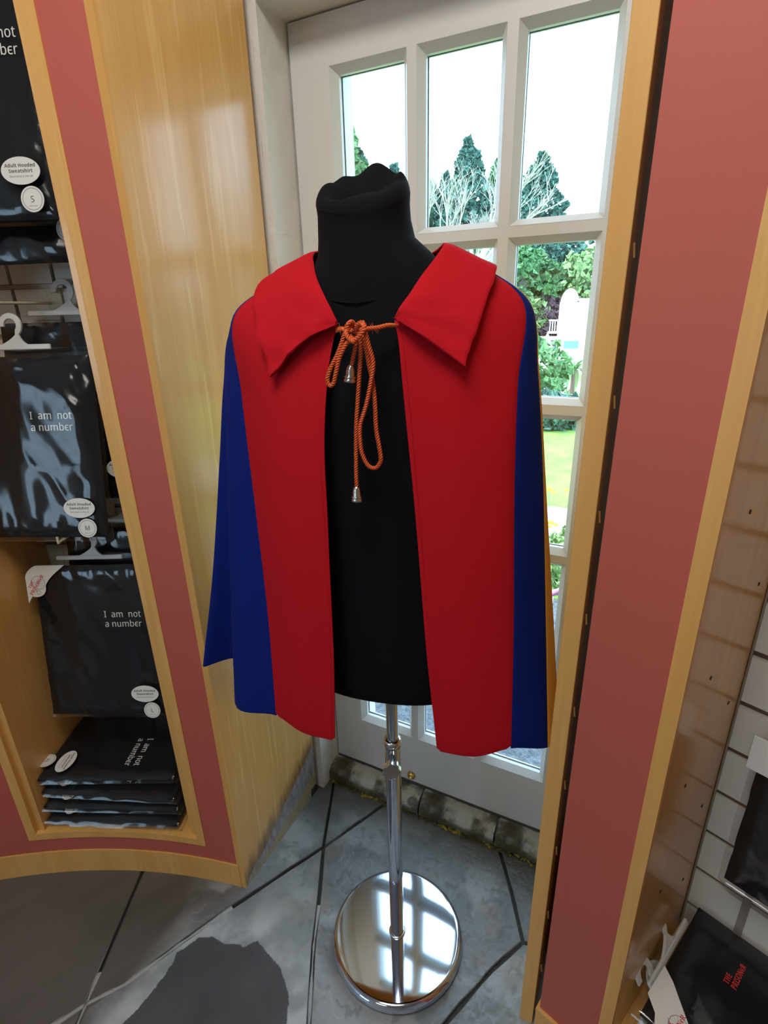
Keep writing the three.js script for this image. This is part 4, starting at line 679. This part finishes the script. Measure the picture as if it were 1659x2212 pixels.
const groundY = (z) => z > -7 ? -0.12 : -0.12 - 0.075 * (-7 - z);
function ground(name, label, category, x0, x1, z0, z1, mat, dy, n = 24) {
  const P = []; for (let i = 0; i <= n; i++) { const z = lerp(z0, z1, i / n), row = []; for (let j = 0; j <= n; j++) { const x = lerp(x0, x1, j / n); row.push(V(x, groundY(z) + dy + 0.02 * (fbm(x * 1.3, z * 1.3, 2, 620) - 0.5), z)); } P.push(row); }
  struct(name, label, category, mesh(name, sheet(P, 0.04), mat));
}
ground('meadow', 'wide grass ground of the garden falling away', 'ground', -60, 40, -70, -7, G.lawn, -0.03, 40);
ground('lawn', 'bright green lawn beyond the gravel', 'lawn', -14, 10, -7.2, -4.15, G.lawn, 0);
ground('garden_path', 'pale path along the near edge of lawn', 'path', -14, 10, -4.2, -3.62, G.path, 0.004);
ground('grass_verge', 'narrow grass verge between path and gravel', 'lawn', -14, 10, -3.66, -2.75, G.lawn, 0);
ground('gravel_yard', 'blue grey gravel outside the door', 'gravel', -14, 10, -2.8, -1.36, G.gravel, 0);
function leaves(name, parent, mat, n, seed, place, size) {
  const tri = new THREE.BufferGeometry(); tri.setAttribute('position', new THREE.Float32BufferAttribute([0, 0, 0, 0.5, 0.35, 0.1, 0, 1, 0, 0, 0, 0, 0, 1, 0, -0.5, 0.35, 0.1, 0.2, 0.1, -0.4, 0.1, 0.9, 0, -0.1, 0.3, 0.5], 3)); tri.computeVertexNormals();
  const m = new THREE.InstancedMesh(tri, mat, n), R = rng(seed), o = new THREE.Object3D(); m.name = name; m.userData = { kind: 'stuff' }; m.castShadow = m.receiveShadow = true;
  const c = new THREE.Color();
  for (let k = 0; k < n; k++) { const [p, s] = place(R); o.position.copy(p); o.rotation.set(R() * 6.3, R() * 6.3, R() * 6.3); o.scale.setScalar(size * s * (0.6 + 0.8 * R())); o.updateMatrix(); m.setMatrixAt(k, o.matrix); const q = 0.65 + 0.7 * R(); m.setColorAt(k, c.setRGB(q, q, q)); }
  parent.add(m); return m;
}
function conifer(x, z, h, w, mat, label, seed) {
  const t = thing('conifer', label, 'tree', [x, groundY(z), z], 0, 'trees beyond the garden');
  mesh('trunk', new THREE.CylinderGeometry(0.04 * w, 0.09 * w, h * 0.8, 8).translate(0, h * 0.4, 0), G.bark, t);
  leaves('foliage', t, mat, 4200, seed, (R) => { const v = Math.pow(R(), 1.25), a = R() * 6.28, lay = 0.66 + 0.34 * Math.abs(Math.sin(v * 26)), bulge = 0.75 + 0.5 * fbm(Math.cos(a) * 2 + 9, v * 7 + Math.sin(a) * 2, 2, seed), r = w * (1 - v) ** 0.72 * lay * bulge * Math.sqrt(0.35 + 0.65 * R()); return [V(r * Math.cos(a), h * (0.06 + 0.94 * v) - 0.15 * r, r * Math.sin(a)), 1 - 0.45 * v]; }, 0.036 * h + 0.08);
}
function shrub(x, z, y, rx, ry, mat, label, seed, n = 1500, size = 0.28, name = 'shrub') {
  const t = thing(name, label, 'bush', [x, groundY(z) + y, z], 0, 'bushes in the garden');
  mesh('stem', new THREE.CylinderGeometry(0.03 * rx, 0.06 * rx, ry, 6).translate(0, ry / 2, 0), G.bark, t);
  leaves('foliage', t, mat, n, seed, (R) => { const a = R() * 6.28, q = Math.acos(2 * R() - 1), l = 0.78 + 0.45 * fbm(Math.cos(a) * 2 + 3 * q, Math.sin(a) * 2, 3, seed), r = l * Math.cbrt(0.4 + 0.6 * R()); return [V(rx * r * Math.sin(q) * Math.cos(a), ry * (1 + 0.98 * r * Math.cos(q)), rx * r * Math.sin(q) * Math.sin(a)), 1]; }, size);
}
const pol = (az, d) => [d * Math.sin(az * DEG), -d * Math.cos(az * DEG)];
const trees = [[-33, 40, 14.3, 5.2, 'tall dark conifer beyond the pane nearest the hinge side'], [-30, 41, 15.4, 4.5, 'dark conifer with ragged tip beside the tallest one'], [-28.6, 44, 14.0, 3.8, 'tallest dark conifer seen past the neck of the form'], [-25.3, 40, 12.0, 3.8, 'shorter conifer with a round crown behind the neck'], [-22, 46, 12.6, 5.2, 'dark conifer between the bare trees'], [-20.6, 45, 12.8, 4.0, 'conifer rising left of the pale bare tree'], [-18.6, 42, 14.0, 5.0, 'tall conifer right behind the pale bare tree'], [-15.9, 45, 13.6, 3.8, 'narrow conifer hidden partly by the glazing bar'], [-12.1, 40, 12.4, 5.5, 'broad conifer standing alone against white sky'], [-14.0, 43, 11.0, 3.8, 'lower conifer at the shoulder of the broad one'], [-5.0, 46, 8.4, 5.0, 'low wide conifer beyond the white house'], [-1, 44, 10.8, 4.5, 'conifer beyond the wooden post'], [14, 40, 10, 5, 'conifer out of sight past the wooden post'], [26, 38, 10.5, 5, 'second conifer out of sight past the wooden post'], [38, 36, 10, 5, 'third conifer out of sight past the wooden post'], [50, 34, 10.5, 5, 'fourth conifer out of sight past the wooden post'], [62, 33, 10, 5, 'fifth conifer out of sight past the wooden post'], [-46, 38, 11, 5, 'conifer out of sight past the hinge side']];
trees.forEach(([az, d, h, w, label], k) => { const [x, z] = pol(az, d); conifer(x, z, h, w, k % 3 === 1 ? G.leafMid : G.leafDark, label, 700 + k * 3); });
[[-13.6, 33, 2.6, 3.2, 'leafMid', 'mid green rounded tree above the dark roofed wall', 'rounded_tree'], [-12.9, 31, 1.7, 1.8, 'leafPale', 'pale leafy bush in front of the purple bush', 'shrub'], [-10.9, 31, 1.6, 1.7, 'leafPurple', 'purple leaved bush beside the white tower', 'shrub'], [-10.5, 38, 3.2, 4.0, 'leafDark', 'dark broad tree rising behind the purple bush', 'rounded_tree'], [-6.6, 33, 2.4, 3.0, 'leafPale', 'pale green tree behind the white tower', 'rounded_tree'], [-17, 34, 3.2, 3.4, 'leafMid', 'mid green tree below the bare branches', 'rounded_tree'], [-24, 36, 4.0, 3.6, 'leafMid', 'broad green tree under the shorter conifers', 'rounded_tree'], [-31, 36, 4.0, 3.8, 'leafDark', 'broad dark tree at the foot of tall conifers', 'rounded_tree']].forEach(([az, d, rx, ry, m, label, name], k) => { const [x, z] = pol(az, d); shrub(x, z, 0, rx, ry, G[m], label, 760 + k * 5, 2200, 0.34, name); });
function bareTree(az, d, h, label, seed) {
  const [x, z] = pol(az, d), t = thing('bare_tree', label, 'tree', [x, groundY(z), z], 0, 'bare trees'), R = rng(seed), G0 = [];
  const grow = (p, dir, len, r, lev) => { const q = p.clone().addScaledVector(dir, len), g = new THREE.CylinderGeometry(r * 0.65, r, len, lev > 3 ? 3 : 5, 1, true); g.translate(0, len / 2, 0); g.applyQuaternion(new THREE.Quaternion().setFromUnitVectors(UP, dir)); g.translate(p.x, p.y, p.z); G0.push(g); if (lev < 7) { const n = lev < 2 ? 4 : 2 + (R() > 0.35 ? 1 : 0); for (let k = 0; k < n; k++) { const e = dir.clone().add(V(R() - 0.5, 0.5 * (R() - 0.25), R() - 0.5).multiplyScalar(1.35)).normalize(); grow(p.clone().lerp(q, 0.55 + 0.45 * R()), e, len * (0.62 + 0.2 * R()), r * 0.62, lev + 1); } } };
  grow(V(0, 0, 0), V(0, 1, 0), h * 0.3, h * 0.02, 0); mesh('branches', mergeGeometries(G0), G.paleBark, t);
}
bareTree(-19.4, 27, 10.6, 'pale bare tree in front of the tallest conifer', 801); bareTree(-15.8, 31, 6.6, 'pale bare tree with low spreading twigs', 805); bareTree(-28.5, 34, 8.2, 'pale bare tree before the shortest conifers', 809); bareTree(-7.2, 38, 6.8, 'small bare tree rising above the white house', 813);
{
  const t = thing('white_house', 'white rendered house with a domed tower and balcony', 'building', [...(() => { const [x, z] = pol(-8.2, 25); return [x, groundY(z) - 0.2, z]; })()], 8 * DEG);
  mesh('house_wall', box(-0.2, 6, 0, 2.05, -2.5, 0), G.render, t); mesh('terrace_wall', box(-2.6, 6, 0, 1.0, 0, 1.6), G.render, t);
  const tower = mesh('tower', box(-0.6, 0.16, 0, 3.0, -0.9, -0.1), G.render, t); mesh('tower_dome', new THREE.SphereGeometry(0.36, 20, 12, 0, 6.3, 0, 1.6).scale(1, 1.5, 1).translate(-0.22, 3.0, -0.5), G.render, tower);
  mesh('side_wing', box(0.16, 0.66, 0, 3.1, -0.9, -0.1), G.render, t);
  mesh('cornice', box(0.10, 0.72, 3.05, 3.14, -0.96, -0.04), G.render, t);
  for (let k = 0; k < 4; k++) mesh('baluster', box(-0.94 + 0.1 * k, -0.90 + 0.1 * k, 1.85, 2.28, -0.12, -0.08), G.render, t); mesh('balcony_rail', box(-0.98, -0.55, 2.28, 2.33, -0.14, -0.06), G.render, t); mesh('balcony_slab', box(-1.0, -0.55, 1.78, 1.85, -0.5, 0), G.render, t);
  mesh('awning', (() => { const g = new THREE.ConeGeometry(0.55, 1.0, 4, 1); g.rotateY(0.785); g.translate(-0.95, 1.4, 0.9); return g; })(), G.render, t);
  for (const [a, b] of [[-0.3, 0.3], [0.9, 1.4]]) mesh('window', box(a, b, 1.16, 1.48, 0.0, 0.03), G.teal, t);
  const [sx, sz] = pol(-11.9, 26), s = thing('garden_shed', 'low blue grey building left of the white house', 'building', [sx, groundY(sz) - 0.2, sz], 10 * DEG); mesh('shed_wall', box(-2.4, 1.3, 0, 1.5, -1.5, 0), G.roof, s); mesh('shed_coping', box(-2.45, 1.35, 1.5, 1.58, -1.55, 0.05), G.render, s);
}
function palm(az, d, h, label, seed) {
  const [x, z] = pol(az, d), t = thing('palm', label, 'palm', [x, groundY(z), z], 0, 'palms'), R = rng(seed);
  mesh('trunk', new THREE.CylinderGeometry(0.035, 0.05, h, 8).translate(0, h / 2, 0), G.bark, t);
  for (let k = 0; k < 34; k++) { const a = R() * 6.28, e = -0.5 + 1.7 * R(), L = 0.45 + 0.2 * R(), P = []; for (let i = 0; i <= 5; i++) { const q = i / 5, r = L * q * Math.cos(e - 0.9 * q * q), y = h + L * q * Math.sin(e - 0.9 * q * q), w = 0.03 * Math.sin(Math.PI * (0.12 + 0.88 * q)) + 0.002; P.push([-1, 1].map(s => V(r * Math.cos(a) - s * w * Math.sin(a), y, r * Math.sin(a) + s * w * Math.cos(a)))); } mesh('frond', sheet(P, 0.004), k % 3 ? G.leafMid : G.leafPale, t); }
}
palm(-7.7, 11, 0.62, 'small palm with drooping fronds before the white house', 821);
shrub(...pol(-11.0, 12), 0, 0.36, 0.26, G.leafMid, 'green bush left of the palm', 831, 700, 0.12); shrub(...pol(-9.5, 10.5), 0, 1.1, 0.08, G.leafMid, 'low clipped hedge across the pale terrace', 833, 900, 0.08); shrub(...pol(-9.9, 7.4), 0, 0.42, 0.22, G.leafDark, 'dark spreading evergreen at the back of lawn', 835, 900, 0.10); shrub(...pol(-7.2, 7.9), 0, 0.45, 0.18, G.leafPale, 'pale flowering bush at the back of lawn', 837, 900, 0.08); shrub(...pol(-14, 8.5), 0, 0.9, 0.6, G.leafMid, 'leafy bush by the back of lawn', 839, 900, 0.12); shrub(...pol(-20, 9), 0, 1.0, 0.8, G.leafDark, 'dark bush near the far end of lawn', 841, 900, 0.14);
{ const [x, z] = pol(-9, 9.4); struct('terrace', 'pale paved terrace beyond the lawn', 'path', mesh('terrace', box(x - 6, x + 6, groundY(z) - 0.1, groundY(z) + 0.06, z - 3.4, z - 0.6), G.path)); }
function daffodil(x, z, label, seed) {
  const t = thing('daffodil_clump', label, 'flowers', [x, groundY(z), z], 0, 'daffodils along the lawn'), R = rng(seed);
  const gl = [], gp = []; for (let k = 0; k < 9; k++) { const g = new THREE.ConeGeometry(0.006, 0.14 + 0.05 * R(), 4); g.translate(0, 0.08, 0); g.rotateZ(R() - 0.5); g.rotateY(R() * 6); gl.push(g); } for (let k = 0; k < 6; k++) { const g = new THREE.IcosahedronGeometry(0.02, 0); g.scale(1, 0.6, 1); g.translate(0.09 * (R() - 0.5), 0.16 + 0.03 * R(), 0.09 * (R() - 0.5)); gp.push(g); }
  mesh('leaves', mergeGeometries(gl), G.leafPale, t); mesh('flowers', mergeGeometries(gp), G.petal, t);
}
daffodil(-0.66, -4.18, 'yellow daffodils by the path, close beside the cape hem', 851); daffodil(-0.50, -4.16, 'yellow daffodils by the path, close beside the glazing bead', 853); daffodil(-0.50, -3.45, 'daffodil leaves on the verge below the path', 855); daffodil(-1.3, -4.2, 'yellow daffodils by the path hidden behind the cape', 857);
{
  const t = thing('rope_post', 'white post with mauve rope outside the lowest panes', 'post', [-0.335, groundY(-2.4), -2.35]); mesh('post', box(-0.025, 0.025, 0, 0.27, -0.025, 0.025, 0.006), G.render, t);
  const c = new THREE.CatmullRomCurve3([V(-0.5, 0.15, 0), V(-0.2, 0.20, 0.03), V(0, 0.28, 0.04), V(0.2, 0.37, 0.03), V(0.6, 0.30, 0)]), R0 = []; for (let i = 0; i <= 60; i++) { const p = c.getPoint(i / 60); R0.push([...Array(10)].map((_, k) => { const a = k / 10 * 6.283, r = 0.021 * (1 + 0.25 * Math.cos(2 * a + i * 0.5)); return V(p.x, p.y + r * Math.cos(a), p.z + r * Math.sin(a)); })); } mesh('rope', loft(R0), G.mauve, t);
  shrub(-0.85, -2.3, 0, 0.32, 0.16, G.leafMid, 'low leafy plant on the gravel by the door', 861, 500, 0.05);
  shrub(-0.30, -3.0, 0, 0.25, 0.16, G.leafPale, 'grey green plant beside the rope post', 863, 400, 0.05);
}

scene.traverse((o) => { if (o.isMesh) { o.castShadow = true; o.receiveShadow = true; } });
renderer.render(scene, camera);
